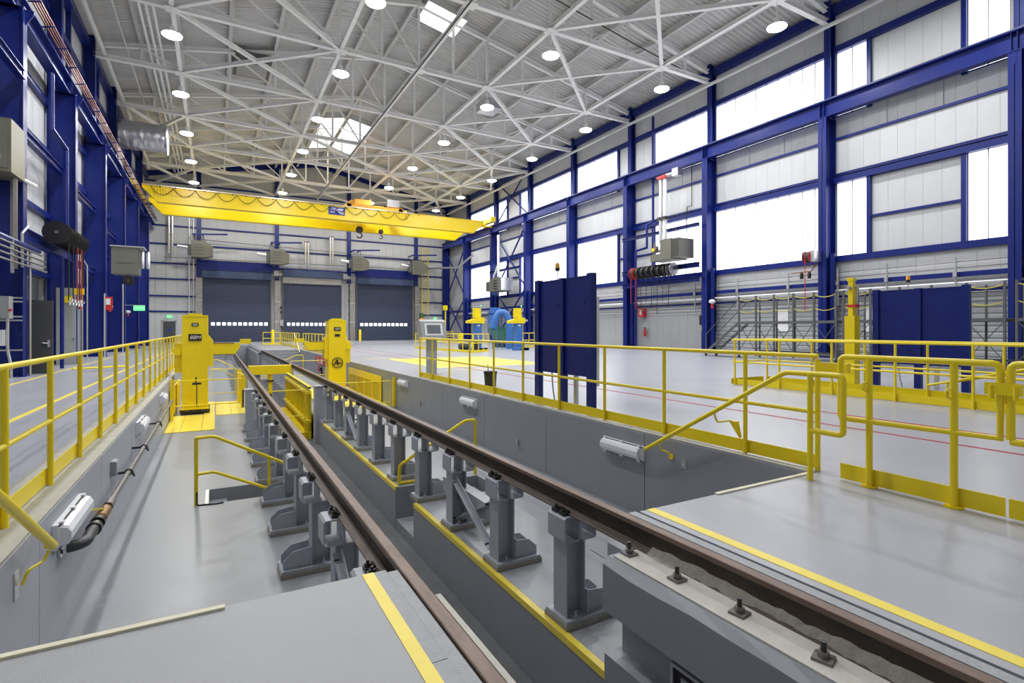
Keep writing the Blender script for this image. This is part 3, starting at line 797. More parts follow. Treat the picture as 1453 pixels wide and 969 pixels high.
# pedestals
def pedestal(lab):
    x0, z0 = RR, PF; X = lambda a: x0+a; Z = lambda a: z0+a; y = 0
    t = thing('rail_pedestal', lab, 'rail pedestal', (x0, 0, z0))
    m = MB().box(X(-.15), X(.41), -.17, .17, Z(.0), Z(.05)); m.build('grout_pad', MORT, t)
    MB().box(X(-.14), X(.40), -.16, .16, Z(.05), Z(.075)).build('base_plate', STEEL, t)
    m = MB().box(X(-.1), X(-.088), -.1, .1, Z(.075), Z(.73)); m.box(X(.088), X(.1), -.1, .1, Z(.075), Z(.73)); m.box(X(-.09), X(.09), -.006, .006, Z(.075), Z(.73))
    m.build('post', STEEL, t)
    # bracket: two bent channels side by side, open towards the track ends
    b = MB()
    def ch(xa, xb):
        za, zb = Z(.73), Z(.955); r = .02
        o = [(xa, za+r), (xa+r, za), (xb-r, za), (xb, za+r), (xb, zb-r), (xb-r, zb), (xa+r, zb), (xa, zb-r)]
        k = .012; i = [(xa+k, za+r), (xa+r, za+k), (xb-r, za+k), (xb-k, za+r), (xb-k, zb-r), (xb-r, zb-k), (xa+r, zb-k), (xa+k, zb-r)]
        vs = []; fs = []
        for yy in (-.13, .13):
            vs += [(p[0], yy, p[1]) for p in o]+[(p[0], yy, p[1]) for p in i]
        for j in range(8):
            q = (j+1) % 8
            fs += [(j, q, 16+q, 16+j), (8+q, 8+j, 24+j, 24+q), (j, 8+j, 8+q, q), (16+j, 16+q, 24+q, 24+j)]
        b.quadmesh(vs, fs)
    ch(X(-.14), X(.03)); ch(X(.032), X(.20))
    b.build('bracket', STEEL, t)
    for yy in (-.1, .1):
        MB().prism([(X(.1), Z(.075)), (X(.38), Z(.075)), (X(.38), Z(.16)), (X(.28), Z(.25)), (X(.1), Z(.27))], yy-.005, yy+.005).build('gusset', STEEL, t)
    MB().box(X(.1), X(.108), -.13, .13, Z(.075), Z(.29)).build('gusset', STEEL, t)
    for (ax, ay) in ((-.02, -.125), (-.02, .125), (.32, -.05), (.32, .05)):
        m = MB().box(X(ax-.03), X(ax+.03), ay-.03, ay+.03, Z(.075), Z(.085)); m.lathe((X(ax), ay, Z(.085)), [(.018, 0), (.018, .02)], 6); m.lathe((X(ax), ay, Z(.085)), [(.008, 0), (.008, .05)], 6)
        m.sm = False; m.build('anchor_bolt', STEEL, t)
    for sx in (-1, 1):
        for ay in (-.055, .055):
            m = MB().box(X(sx*.065), X(sx*.125), ay-.04, ay+.04, Z(.955), Z(.985)); m.box(X(sx*.055), X(sx*.08), ay-.035, ay+.035, Z(.975), Z(.995))
            m.sm = False; c = m.build('rail_clip', BOLT, t)
            m = MB().lathe((X(sx*.10), ay, Z(.985)), [(.022, 0), (.022, .022)], 6); m.lathe((X(sx*.10), ay, Z(.985)), [(.011, .02), (.011, .04)], 6)
            m.sm = False; m.build('nut', BOLT, c)
    return t
p0 = pedestal('grey steel pedestal under the window-side rail, next to the near concrete pier')
p0.location = (RR, 3.84, PF); W[p0] = Vector(p0.location)
p0['group'] = 'grey pedestals under the window-side rail'
DY = 1.262
for k in range(1, 10):
    dup(p0, (RR, 3.84+DY*k, PF), 0, f'grey steel pedestal under the window-side rail, {ORD[k]} from the near pier')
for k in range(0, 10):
    dup(p0, (RL, 3.5+DY*k, PF), PI, f'grey steel pedestal under the drain-side rail, {ORD[k]} from the near platform', 'grey pedestals under the drain-side rail')
for k in range(11):
    dup(p0, (RR, 25.4+1.3*k, PF), 0, f'far grey pedestal under the window-side rail, {ORD[k]} beyond the yellow mast', 'far pedestals under the window-side rail')
for k in range(8):
    dup(p0, (RL, 25.4+1.3*k, PF), PI, f'far grey pedestal under the drain-side rail, {ORD[k]} beyond the yellow mast', 'far pedestals under the drain-side rail')
def xbrace(x, ya, yb, lab):
    t = thing('pedestal_brace', lab, 'steel bracing', (x, (ya+yb)/2, PF))
    m = MB().bar((x-.05, ya+.1, PF+.14), (x-.05, yb-.1, PF+.66), .012, .075); m.bar((x-.085, ya+.1, PF+.14), (x-.085, yb-.1, PF+.66), .07, .01); m.build('angle_bar', STEEL, t)
    m = MB().bar((x+.02, ya+.1, PF+.66), (x+.02, yb-.1, PF+.14), .012, .075); m.bar((x-.015, ya+.1, PF+.66), (x-.015, yb-.1, PF+.14), .07, .01); m.build('angle_bar', STEEL, t)
    for q in ((ya+.17, .17), (ya+.17, .62), (yb-.17, .17), (yb-.17, .62)):
        m = MB().lathe((x-.1, q[0], PF+q[1]), [(.016, -.02), (.016, .02)], 6, 'x'); m.build('bolt', BOLT, t)
xbrace(RR, 3.84+DY, 3.84+2*DY, 'crossed grey angle braces between the second and third pedestals of the window-side rail')
xbrace(RR, 3.84+6*DY, 3.84+7*DY, 'crossed grey angle braces between pedestals beside the window-side gate post')
xbrace(RL, 3.5+DY*0, 3.5+DY*1, 'crossed grey angle braces between the first two drain-side pedestals')
o = MB().bar((RR+.1, 6.9, PF+.42), (RR+.1, 5.55, PF+.42), .14, .2).build('channel_beam', STEEL, None)
tag(o, 'short pale grey channel beam lying behind the window-side pedestals at the steps', 'steel channel')
# grey box posts at the start of the lift bay
for x, lab in ((.85, 'square grey steel box post carrying the drain-side rail'), (2.62, 'square grey steel box post carrying the window-side rail')):
    t = thing('box_post', lab, 'steel post', (x, 16.0, PF if x < 1 else TF))
    MB().box(x-.16, x+.16, 15.75, 16.1, (PF if x < 1 else TF), -.22).build('post', STEEL, t)
    MB().box(x-.18, x+.18, 15.73, 16.12, -.22, -.195).build('cap_plate', STEEL, t)
for x, lab in ((.98, 'far grey steel box post under the drain-side rail beyond the lift bay'), (2.74, 'far grey steel box post under the window-side rail beyond the lift bay')):
    t = thing('box_post', lab, 'steel post', (x, 24.4, TF))
    MB().box(x-.16, x+.16, 24.2, 24.6, TF, -.21).build('post', STEEL, t); MB().box(x-.18, x+.18, 24.18, 24.62, -.21, -.192).build('cap_plate', STEEL, t)
# rail bolts on the near pier
c0 = thing('rail_anchor', 'rusty rail anchor bolt on the near concrete pier', 'rail bolt', (2.56, 2.86, -.178), 'rail anchor bolts on the near pier')
MB().box(2.515, 2.605, 2.815, 2.905, -.178, -.164).build('plate', PIPE, c0)
m = MB().lathe((2.56, 2.86, -.164), [(.027, 0), (.027, .028)], 6); m.sm = False; m.build('nut', PIPE, c0)
MB().lathe((2.56, 2.86, -.15), [(.014, 0), (.014, .06)], 8).build('stud', BOLT, c0)
for i, yy in enumerate((2.42, 1.96, 1.49)):
    dup(c0, (2.565, yy, -.178), .15*i, f'rusty rail anchor bolt on the near concrete pier, {ORD[i+1]} from its end')
c0['label'] = 'rusty rail anchor bolt at the far end of the near concrete pier'

# ------------------------------------------------------------------ yellow guard rails
def guard(name, lab, pts_y, x, mid=True, toe=True, toey=None, group=None, ztop=1.15, r=.024, z0=0, yend=None, midz=.585):
    t = thing(name, lab, 'guard rail', (x, pts_y[0], z0), group)
    ya, yb = min(pts_y), max(pts_y)
    if yend: ya, yb = yend
    MB().tube([(x, ya, z0+ztop), (x, yb, z0+ztop)], r, 12).build('top_rail', YEL, t)
    if mid: MB().tube([(x, ya, z0+midz), (x, yb, z0+midz)], r*.9, 10).build('mid_rail', YEL, t)
    for y in pts_y: MB().tube([(x, y, z0), (x, y, z0+ztop)], r, 10).build('post', YEL, t)
    if toe: MB().box(x+(.026 if x > 0 else -.036), x+(.036 if x > 0 else -.026), ya, yb, z0+.012, z0+.155).build('toe_board', YEL, t)
    return t
FX = 5.27
gr = guard('guard_rail', 'long yellow pipe guard rail along the window side of the pit', [3.95+1.25*i for i in range(9)]+[14.95], FX, yend=(3.12, 14.97))
MB().tube([(FX, 3.12, 0), (FX, 3.12, 1.12)], .026, 12).build('post', YEL, gr)
MB().box(FX-.03, FX+.03, 2.82, 3.12, 1.0, 1.09).build('latch_plate', YEL, gr)
fx = -1.316
guard('guard_rail', 'long yellow pipe guard rail on the kerb above the drain pipe', [3.86+1.2*i for i in range(22)], fx, yend=(1.5, 29.2))
# sloping hand rails at the two stairs
t = thing('hand_rail', 'sloping yellow hand rail from the window-side platform down the pit wall', 'hand rail', (4.88, 2.96, 0))
MB().tube(rnd([(4.97, 5.24, -.17), (4.9, 3.22, .995), (4.88, 2.66, 1.0), (4.88, 2.66, .47), (4.88, 2.96, .47)], .04), .026, 12).build('hand_rail', YEL, t)
MB().tube([(4.88, 2.96, 0), (4.88, 2.96, 1.0)], .026, 12).build('post', YEL, t)
m = MB().tube(rnd([(4.98, 5.0, -.06), (5.02, 5.0, -.15), (5.06, 4.95, -.15), (5.1, 4.92, -.2)], .03), .011, 6); m.lathe((5.11, 4.92, -.22), [(.035, -.01), (.035, .01)], 10, 'x'); m.build('bracket', YEL, t)
m = MB().tube(rnd([(4.93, 4.1, .47), (4.98, 4.1, .36), (5.2, 4.1, .36)], .03), .011, 6); m.prism([(4.02, .36), (4.12, .36), (3.98, .18)], 5.2, 5.25, 'x'); m.build('bracket', YEL, t)
t = thing('hand_rail', 'sloping yellow hand rail ending on the wall beside the white lamp over the drain pipe', 'hand rail', (-1.02, 4.0, 0))
MB().tube([(-.99, 4.78, -.09), (-1.0, 2.9, 1.05), (-1.0, 2.4, 1.05)], .028, 12).build('hand_rail', YEL, t)
m = MB().tube(rnd([(-1.0, 4.72, -.10), (-1.03, 4.72, -.17), (-1.08, 4.6, -.17), (-1.11, 4.6, -.26)], .03), .010, 6); m.lathe((-1.03, 4.86, -.1), [(.03, -.02), (.03, .02)], 10, 'x'); m.build('bracket', YEL, t)
MB().box(-1.139, -1.125, 4.52, 4.60, -.33, -.15).build('wall_plate', ALU, t)
# gates and panels across the platform opening
def gate(lab, y0, y1, posts, hooks=True, toe=True, base=True):
    t = thing('rail_gate', lab, 'guard rail', (5.13, (y0+y1)/2, 0), 'yellow rail panels on the window-side platform')
    x = 5.13
    MB().tube(rnd([(x, y0, .6), (x, y0, 1.16), (x, y1, 1.16), (x, y1, .6)], .05)+[Vector((x, y0, .585))], .027, 12).build('frame', YEL, t)
    for y in posts:
        MB().tube([(x, y, .0), (x, y, 1.16)], .027, 12).build('post', YEL, t)
        MB().lathe((x, y, 0), [(.065, 0), (.065, .012)], 16).build('base_flange', YEL, t)
        MB().tube(rnd([(x-.03, y, .86), (x-.055, y+.03, .88), (x-.055, y+.03, .93), (x-.03, y, .95)], .02), .01, 6).build('hook', YEL, t)
    if toe: MB().box(x+.03, x+.04, y1-.02, y0+.02, .012, .155).build('toe_board', YEL, t)
gate('yellow rail panel with two flanged posts in front of the platform', 2.82, 1.66, (2.57, 1.945))
gate('yellow rail panel at the very edge of the view beside the flanged one', 1.60, .3, (1.35, .6))
t = thing('gate_latch', 'yellow latch plate joining the two platform rail panels', 'latch', (5.13, 1.63, .98))
MB().box(5.085, 5.10, 1.52, 1.74, .93, 1.02).build('plate', YEL, t); m = MB().tube([(5.09, 1.7, .9), (5.09, 1.7, 1.0)], .018, 8); m.tube([(5.09, 1.56, .9), (5.09, 1.56, 1.0)], .018, 8); m.build('pin', YEL, t)

# rails round the stair openings in the pits
t = thing('stair_rail', 'yellow two-pipe rail at the stair hole in the drain-side pit', 'hand rail', (-.25, 8.97, PF))
MB().tube([(-.25, 8.97, PF), (-.25, 8.97, -.16)], .026, 12).build('post', YEL, t)
MB().tube([(.72, 8.97, PF-.1), (.72, 8.97, -.58)], .022, 10).build('post', YEL, t)
MB().tube(rnd([(-.25, 8.97, -.17), (-.02, 8.97, -.165), (1.05, 8.97, -.74)], .05), .024, 10).build('top_rail', YEL, t)
MB().tube(rnd([(-.25, 8.97, -.70), (-.02, 8.97, -.69), (.72, 8.97, -1.05)], .05), .022, 10).build('mid_rail', YEL, t)
o = MB().tube(rnd([(-.24, 8.93, -.95), (-.24, 8.92, -1.14), (-.1, 8.9, -1.14), (.02, 8.88, -1.145), (.1, 8.9, -1.14)], .03), .012, 6).build('rubber_cord', BLK); tag(o, 'short black cord looped round the yellow post by the stair hole', 'cord')
t = thing('stair_rail', 'yellow bent hand rail at the stair gap in the window-side ledge', 'hand rail', (2.64, 8.5, PF))
MB().tube(rnd([(2.64, 8.5, PF+.02), (2.64, 8.5, -.83), (3.82, 8.5, -.19), (4.02, 8.5, -.19), (4.02, 8.5, PF)], .05), .026, 12).build('hand_rail', YEL, t)
MB().tube([(2.64, 8.5, PF+.03), (3.2, 8.5, PF+.03)], .024, 10).build('foot_rail', YEL, t)

# ------------------------------------------------------------------ second pit guard rails
for xx, lab in ((11.6, 'yellow guard rail on the near side of the second pit'), (12.9, 'yellow guard rail on the far side of the second pit')):
    g = guard('guard_rail', lab, [9.0-1.22*i for i in range(9)], xx, group='guard rails round the second pit', yend=(-2, 9.05))
t = thing('guard_rail', 'short yellow end rail closing the second pit', 'guard rail', (12.2, 9.05, 0), 'guard rails round the second pit')
for z in (1.15, .585): MB().tube([(11.6, 9.08, z), (12.9, 9.08, z)], .022, 10).build('rail', YEL, t)
MB().box(11.6, 12.9, 9.1, 9.11, .012, .155).build('toe_board', YEL, t)
for i, xx in enumerate((11.85, 12.65)):
    t = thing('hand_rail', f'sloping yellow hand rail down into the second pit, {["pit rail side","blue screen side"][i]}', 'hand rail', (xx, 3.3, 0), 'paired hand rails of the second pit stair')
    MB().tube([(xx, 4.9, .35), (xx, 2.6, 1.0)], .022, 10).build('hand_rail', YEL, t); MB().tube([(xx, 2.6, 1.0), (xx, 2.6, 0)], .022, 10).build('post', YEL, t); MB().tube([(xx, 4.9, .35), (xx, 4.9, -1.5)], .022, 10).build('post', YEL, t)

# ------------------------------------------------------------------ blue screen panels
def screen(x, y0, y1, lab, beacon):
    t = thing('blue_screen', lab, 'steel screen', (x, (y0+y1)/2, 0), 'tall blue steel screens')
    ym = (y0+y1)/2
    for y in (y0, ym, y1): MB().box(x-.05, x+.07, y-.07, y+.07, 0, 2.42 if y != ym else 2.40).build('leg', BLUE, t)
    for a, b in ((y0+.07, ym-.07), (ym+.07, y1-.07)):
        MB().box(x+.0, x+.03, a, b, .58, 2.38).build('panel', BLUE, t)
        MB().box(x-.01, x+.05, a, b, 2.36, 2.39).build('edge', BLUE, t); MB().box(x-.01, x+.05, a, b, .56, .58).build('edge', BLUE, t)
        for z in (.9, 1.9):
            for q in (.15, .85):
                MB().lathe((x-.005, a+(b-a)*q, z), [(.015, -.012), (.015, .005)], 8, 'x').build('bolt', BLUE, t)
    MB().box(x+.08, x+.14, y0-.06, y0, .4, 2.0).build('cable_tray', ALU, t)
    MB().tube([(x+.06, ym-.35, 0), (x+.06, ym-.35, .6)], .05, 10).build('conduit', ALU, t)
    MB().tube(rnd([(x+.05, ym+.45, .6), (x+.05, ym+.43, .3), (x+.06, ym+.37, 0)], .1), .015, 8).build('cable', GBOX, t)
    if beacon is not None:
        MB().tube([(x+.03, beacon, 2.38), (x+.03, beacon, 2.56)], .012, 8).build('beacon_stem', ALU, t)
        MB().lathe((x+.03, beacon, 2.56), [(.035, 0), (.045, .02), (.045, .06), (.03, .06)], 12).build('beacon_base', BLK, t)
        MB().lathe((x+.03, beacon, 2.61), [(.042, 0), (.042, .08), (.03, .11)], 12).build('beacon_lens', AMBR, t)
screen(5.82, 7.5, 9.25, 'tall blue steel screen behind the pit guard rail, amber beacon on top', 8.6)
screen(14.7, 5.35, 7.2, 'tall blue steel screen behind the second pit, beside the yellow mast', 6.5)

# console pedestal, bin
t = thing('control_console', 'grey control console with a tilted screen behind the pit guard rail', 'console', (5.92, 15.7, 0))
MB().box(5.76, 6.06, 15.62, 15.78, 0, 1.15).build('pedestal', GBOX, t); MB().box(5.72, 6.22, 15.55, 15.85, 0, .012).build('base_plate', GBOX, t)
m = MB().prism([(15.42, 1.15), (15.85, 1.15), (15.85, 1.62), (15.72, 1.72), (15.58, 1.66)], 5.5, 6.32, 'x'); h = m.build('housing', GBOX, t)
def onslope(x0, x1, s0, s1, d): # rectangle on tilted front face
    a = Vector((0, 15.42, 1.15)); b = Vector((0, 15.58, 1.66)); u = (b-a); n_ = Vector((0, -u.z, u.y)).normalized()
    p = lambda x, s: Vector((x, 0, 0))+a+u*s+n_*d
    return [p(x0, s0), p(x1, s0), p(x1, s1), p(x0, s1)]
m = MB(); q0 = onslope(5.62, 6.2, .15, .88, .0); q1 = onslope(5.62, 6.2, .15, .88, .008); m.quadmesh(q0+q1, [(4,5,6,7),(0,1,5,4),(1,2,6,5),(2,3,7,6),(3,0,4,7)]); m.build('screen_frame', PLAS, t)
m = MB(); q0 = onslope(5.69, 6.13, .25, .78, .008); q1 = onslope(5.69, 6.13, .25, .78, .012); m.quadmesh(q0+q1, [(4,5,6,7),(0,1,5,4),(1,2,6,5),(2,3,7,6),(3,0,4,7)]); m.build('screen', SCRN, t)
t = thing('waste_bin', 'black plastic bucket standing on the floor behind the pit guard rail', 'bucket', (5.95, 11.7, 0))
MB().lathe((5.95, 11.7, 0), [(.14, 0), (.165, .34), (.175, .34), (.175, .37), (.16, .37), (.15, .35), (.12, .02)], 20).build('bucket', BLKS, t)
MB().tube([(5.93, 11.72, .03), (5.9, 11.75, .55)], .012, 6).build('stick', ALU, t)

# ------------------------------------------------------------------ wall lamps in the pit
def wall_lamp(x, y, z, s, lab, ln=.86):
    """s = +1 faces +x, -1 faces -x"""
    t = thing('wall_lamp', lab, 'wall lamp', (x, y, z), 'white ribbed lamps on the pit walls')
    MB().box(x, x+s*.05, y-ln/2, y+ln/2, z-.1, z+.1).build('backplate', PLAS, t)
    a, b = y-ln/2+.03, y+ln/2-.03
    m = MB(); prof = [(.05, -.09), (.10, -.075), (.125, -.03), (.125, .03), (.10, .075), (.05, .09)]
    vs = []; fs = []; n = 44
    for i in range(n+1):
        yy = a+(b-a)*i/n; k = .0 if i in (0, n) else (.004 if i % 2 else 0)
        sc = .8 if i in (0, n) else 1
        for px, pz in prof: vs.append((x+s*((px+k) if px > .05 else px), yy, z+pz*sc))
    for i in range(n):
        for j in range(5): fs.append((6*i+j, 6*i+j+1, 6*i+7+j, 6*i+6+j))
    fs += [tuple(range(6)), tuple(6*n+j for j in reversed(range(6)))]
    m.quadmesh(vs, fs).build('diffuser', LENSP, t)
    m = MB()
    m.box(x+s*.048, x+s*.058, y-ln/2, y+ln/2, z+.088, z+.1); m.box(x+s*.048, x+s*.058, y-ln/2, y+ln/2, z-.1, z-.088); m.build('gasket', BLK, t)
    for yy in (-ln*.42, 0, ln*.42):
        for zz in (-.1, .1): MB().box(x+s*.04, x+s*.07, y+yy-.03, y+yy+.03, z+zz-.012, z+zz+.012).build('clip', PLAS, t)
wall_lamp(XPR, 5.84, -.29, -1, 'white ribbed lamp on the pit wall beside the sloping hand rail')
wall_lamp(XPR, 11.1, -.26, -1, 'white ribbed lamp on the pit wall below the blue screen and bucket', .8)
wall_lamp(XPR, 16.0, -.26, -1, 'white ribbed lamp on the pit wall near the yellow gate by the console', .8)
wall_lamp(XPL, 5.9, -.24, 1, 'white ribbed lamp over the drain pipe next to the brass valve', .95)
wall_lamp(XPL, 10.9, -.2, 1, 'white ribbed lamp over the drain pipe halfway to the yellow mast', .9)
wall_lamp(XPL, 15.0, -.22, 1, 'white ribbed lamp over the drain pipe beside the yellow mast barrier', .8)
for y, z, lab in ((8.88, -.77, 'small grey socket on the pit wall under the blue screen'), (14.49, -.72, 'small grey socket on the pit wall under the console')):
    t = thing('wall_socket', lab, 'socket', (XPR, y, z)); MB().box(XPR-.04, XPR, y-.035, y+.035, z-.06, z+.06).build('box', GBOX, t); MB().box(XPR-.046, XPR-.04, y-.028, y+.028, z-.05, z+.05).build('cover', STEEL, t)
t = thing('wall_socket', 'small steel switch plate on the pit wall below the hand rail bracket', 'socket', (XPR, 4.72, -.27)); MB().box(XPR-.012, XPR, 4.68, 4.76, -.33, -.21).build('cover', ALU, t); MB().box(XPR-.02, XPR-.012, 4.71, 4.73, -.29, -.26).build('switch', PLAS, t)
t = thing('wall_socket', 'grey socket box on the pit wall behind the drain pipe', 'socket', (XPL, 8.2, -.3)); MB().box(XPL, XPL+.06, 8.1, 8.28, -.4, -.22).build('box', GBOX, t); MB().box(XPL+.06, XPL+.068, 8.12, 8.26, -.385, -.235).build('cover', STEEL, t)

# drain pipe
t = thing('drain_pipe', 'worn steel pipe with elbow clamped to the drain-side pit wall', 'pipe', (-1.0, 10, -.4))
xp = -.98
MB().tube([(xp, 7.05, -.42), (xp, 16.2, -.42)], .03, 12).build('pipe', PIPE, t)
MB().tube([(XPL, 5.66, -.40), (XPL+.05, 5.66, -.40)]+[Vector(p) for p in arc((XPL+.05, 5.78, -.40), .12, -PI/2, 0, 6, 'xy')]+[(xp-.0, 5.95, -.41), (xp, 6.2, -.42)], .047, 14).build('elbow', mat('dark_iron', (.06, .06, .065), .45, metal=.4), t)
MB().lathe((XPL+.01, 5.66, -.40), [(.075, 0), (.075, .015)], 12, 'x').build('wall_flange', ALU, t)
for y in (6.15, 6.32): MB().lathe((xp, y, -.42), [(.062, -.04), (.062, .04)], 14, 'y').build('coupling', BLKS, t)
MB().lathe((XPL+.05, 5.66, -.40), [(.05, -.01), (.05, .01)], 14, 'x').build('clamp', PLAS, t)
MB().lathe((xp, 6.6, -.42), [(.035, -.18), (.055, -.16), (.055, .12), (.035, .14)], 10, 'y').build('valve_body', mat('brass', (.30, .17, .07), .4, metal=.8, noise=.3, scale=20), t)
MB().lathe((xp, 6.92, -.42), [(.05, -.1), (.05, .1)], 10, 'y').build('union', PIPE, t)
MB().bar((xp-.0, 6.55, -.36), (xp-.13, 6.28, -.28), .035, .012).build('valve_handle', YEL, t)
for y in (8.35, 10.0, 12.4):
    m = MB().bar((XPL, y, -.42), (xp, y, -.42), .03, .03); m.lathe((xp, y, -.42), [(.045, -.02), (.045, .02)], 12, 'y'); m.bar((xp+.03, y, -.40), (xp+.05, y+.1, -.50), .02, .02); m.build('pipe_clamp', BOLT, t)

# ------------------------------------------------------------------ yellow lifting masts
def mast(x, y, zb, ztop, side, labs, nm, arm=1.2):
    t = thing('lifting_mast', labs, 'lifting jack', (x, y, zb), 'tall yellow lifting masts')
    w = .34
    m = MB().box(x-w, x+w, y-.02, y+.7, zb+.12, ztop-.06); m.box(x-w, x-w+.05, y-.03, y, zb+.1, ztop-.06); m.box(x+w-.05, x+w, y-.03, y, zb+.1, ztop-.06); m.build('mast', YEL, t)
    m = MB().box(x-w-.0, x+w+.0, y-.035, y+.7, ztop-.10, ztop-.05); m.box(x-w*.5, x+w*.5, y-.03, y+.5, ztop-.05, ztop); m.build('cap', YEL, t)
    s = side
    m = MB().prism([(x+s*w, ztop-1.65), (x+s*(w+.14), ztop-1.6), (x+s*(w+.14), ztop-.85), (x+s*w, ztop-.65)], y+.02, y+.6); m.build('carriage', YEL, t)
    m = MB().prism([(x+s*w, ztop-1.27), (x+s*(w+arm*.62), ztop-1.27), (x+s*(w+arm*.74), ztop-1.05), (x+s*(w+arm*.74), ztop-.92), (x+s*w, ztop-.92)], y+.12, y+.45); m.build('arm', YEL, t)
    MB().box(x+s*(w+arm*.74), x+s*(w+arm), y+.12, y+.45, ztop-.95, ztop-.80).build('lifting_pad', YEL, t)
    m = MB().box(x+s*(w+.1), x+s*(w+arm*.6), y+.1, y+.47, ztop-.92, ztop-.90); m.box(x+s*(w+.1), x+s*(w+arm*.6), y+.1, y+.47, ztop-1.29, ztop-1.27); m.build('wear_strip', RUSTB, t)
    m = MB().box(x-s*w, x-s*(w+.2), y+.1, y+.6, ztop-1.8, ztop-.9); m.lathe((x-s*(w+.12), y+.05, ztop-1.15), [(.12, -.05), (.12, .06)], 14, 'y'); m.build('drive_box', YEL, t)
    m = MB().box(x-w-.05, x+w+.05, y-.25, y+.75, zb+.05, zb+.15); m.build('foot', BLKS, t)
    for xx in (x-.22, x, x+.22): MB().lathe((xx, y-.22, zb+.09), [(.06, -.05), (.06, .05)], 10, 'x').build('roller', BOLT, t)
    MB().box(x-w-.03, x+w+.03, y-.28, y-.05, zb+.15, zb+.18).build('foot_cover', YEL, t)
    if nm:
        p = MB().box(x-.17, x+.17, y-.05, y-.032, ztop-.84, ztop-.63).build('name_plate', BLKS, t)
        text('BBM', .15, (x, y-.053, ztop-.735), (PI/2, 0, 0), PLAS, p, shear=.25, bold=.0)
        p = MB().box(x-.09, x+.09, y-.045, y-.032, ztop-.39, ztop-.29).build('rating_plate', BLKS, t)
        for zz in (.315, .34, .365): MB().box(x-.06, x+.06, y-.049, y-.045, ztop-zz-.006, ztop-zz+.004).build('lettering', PLAS, p)
    return t
mast(-.55, 18.8, PF, 1.9, 1, 'tall yellow lifting mast in the drain-side pit with black BBM plate', True)
t2 = mast(4.27, 22.0, PF, 1.85, -1, 'tall yellow lifting mast in the window-side pit with a round emblem', False)
p = MB().box(4.27-.13, 4.27+.13, 21.955, 21.968, 1.35, 1.5).build('name_plate', BLKS, t2); text('BBM', .1, (4.27, 21.953, 1.425), (PI/2, 0, 0), PLAS, p, shear=.25, bold=.0)
MB().box(4.27-.1, 4.27+.1, 21.955, 21.968, 1.12, 1.22).build('rating_plate', BLKS, t2)
pts = arc((4.27, 21.95, .07), .2, 0, 2*PI, 20, 'xz'); m = MB().tube(pts, .018, 6); m.build('emblem_ring', BOLT, t2)
m = MB().bar((4.13, 21.95, -.02), (4.27, 21.95, .2), .02, .04); m.bar((4.27, 21.95, .2), (4.3, 21.95, -.06), .02, .04); m.bar((4.2, 21.95, .05), (4.42, 21.95, .05), .02, .05); m.build('emblem_bars', BOLT, t2)
o = MB().tube([(-.50, 18.5, -.92), (-.50, 18.5, -.20)], .014, 8); o.box(-.62, -.38, 18.46, 18.54, -.25, -.19); o.tube([(-.52, 18.5, -.2), (-.52, 18.5, -.02)], .02, 8)
o = o.build('crank_tool', BOLT); tag(o, 'dark T shaped crank tool hanging on the front of the BBM mast', 'crank')

# yellow cover plates on the pit floors
def plates(name, lab, quads, z=PF):
    t = thing(name, lab, 'cover plate', (quads[0][0], quads[0][2], z))
    for x0, x1, y0, y1 in quads: MB().box(x0+.006, x1-.006, y0+.006, y1-.006, z, z+.018).build('plate', YELF, t)
plates('cover_plate', 'yellow steel cover plates on the pit floor in front of the BBM mast', [(-1.12, -.78, 15.45, 18.3), (-.78, -.32, 15.45, 18.3), (-.32, -.02, 15.45, 21.4)])
plates('cover_plate', 'yellow steel cover plates on the pit floor beside the grey box post', [(.0, .42, 18.0, 21.2), (.42, .82, 18.0, 21.2)])
plates('cover_plate', 'yellow steel cover plates on the pit floor under the window-side mast', [(3.1, 3.8, 17.5, 24), (3.8, 4.45, 17.5, 21.6), (4.45, 5.1, 17.5, 24)])
# thin barriers round the masts
def barrier(lab, P_, zs, posts, zf, r=.016):
    t = thing('mast_barrier', lab, 'guard rail', (P_[0][0], P_[0][1], zf), 'thin yellow barriers round the lift bay')
    for z in zs: MB().tube([(p[0], p[1], z) for p in P_], r, 8).build('rail', YEL, t)
    for q in posts: MB().tube([(q[0], q[1], q[2] if len(q) > 2 else zf), (q[0], q[1], max(zs))], r*1.1, 8).build('post', YEL, t)
    return t
b1 = barrier('thin yellow swing barrier in front of the BBM mast', [(-1.02, 17.4), (.66, 17.4)], (-.03, -.73), [(-1.02, 17.4, -.9), (.66, 17.4, -.9)], PF)
MB().box(-1.1, -1.04, 17.35, 17.45, -1.1, .02).build('hinge_post', YEL, b1)
b1 = barrier('thin yellow swing barrier behind the BBM mast', [(-.2, 22.8), (.72, 22.8)], (-.1, -1.0), [(.72, 22.8, -1.1), (.66, 22.8, -1.1)], PF)
b1 = barrier('thin yellow swing barrier in front of the window-side mast', [(2.95, 16.9), (4.95, 16.9)], (-.26, -.95), [(4.95, 16.9), (3.9, 16.9, -.95)], PF)
MB().box(5.03, 5.12, 16.85, 16.95, -1.1, -.15).build('hinge_post', YEL, b1)
b1 = barrier('thin yellow swing barrier beyond the window-side mast', [(3.1, 27), (4.95, 27)], (-.1, -.8), [(4.95, 27), (3.1, 27)], PF)
b1 = barrier('thin yellow barrier crossing the trench in the lift bay', [(1.3, 16.4), (2.28, 16.4)], (-.35, -1.1), [(2.28, 16.4, TF), (1.3, 16.4, TF)], TF)
t = thing('stair_rail', 'small far yellow sloping rail in the drain-side pit beyond the mast', 'hand rail', (-.2, 30, PF))
for dz in (0, -.45): MB().tube(rnd([(-.15, 30, -.1+dz), (.1, 30, -.1+dz), (.9, 30, -.55+dz)], .05), .022, 8).build('rail', YEL, t)
MB().tube([(-.15, 30, -.1), (-.15, 30, PF)], .022, 8).build('post', YEL, t)
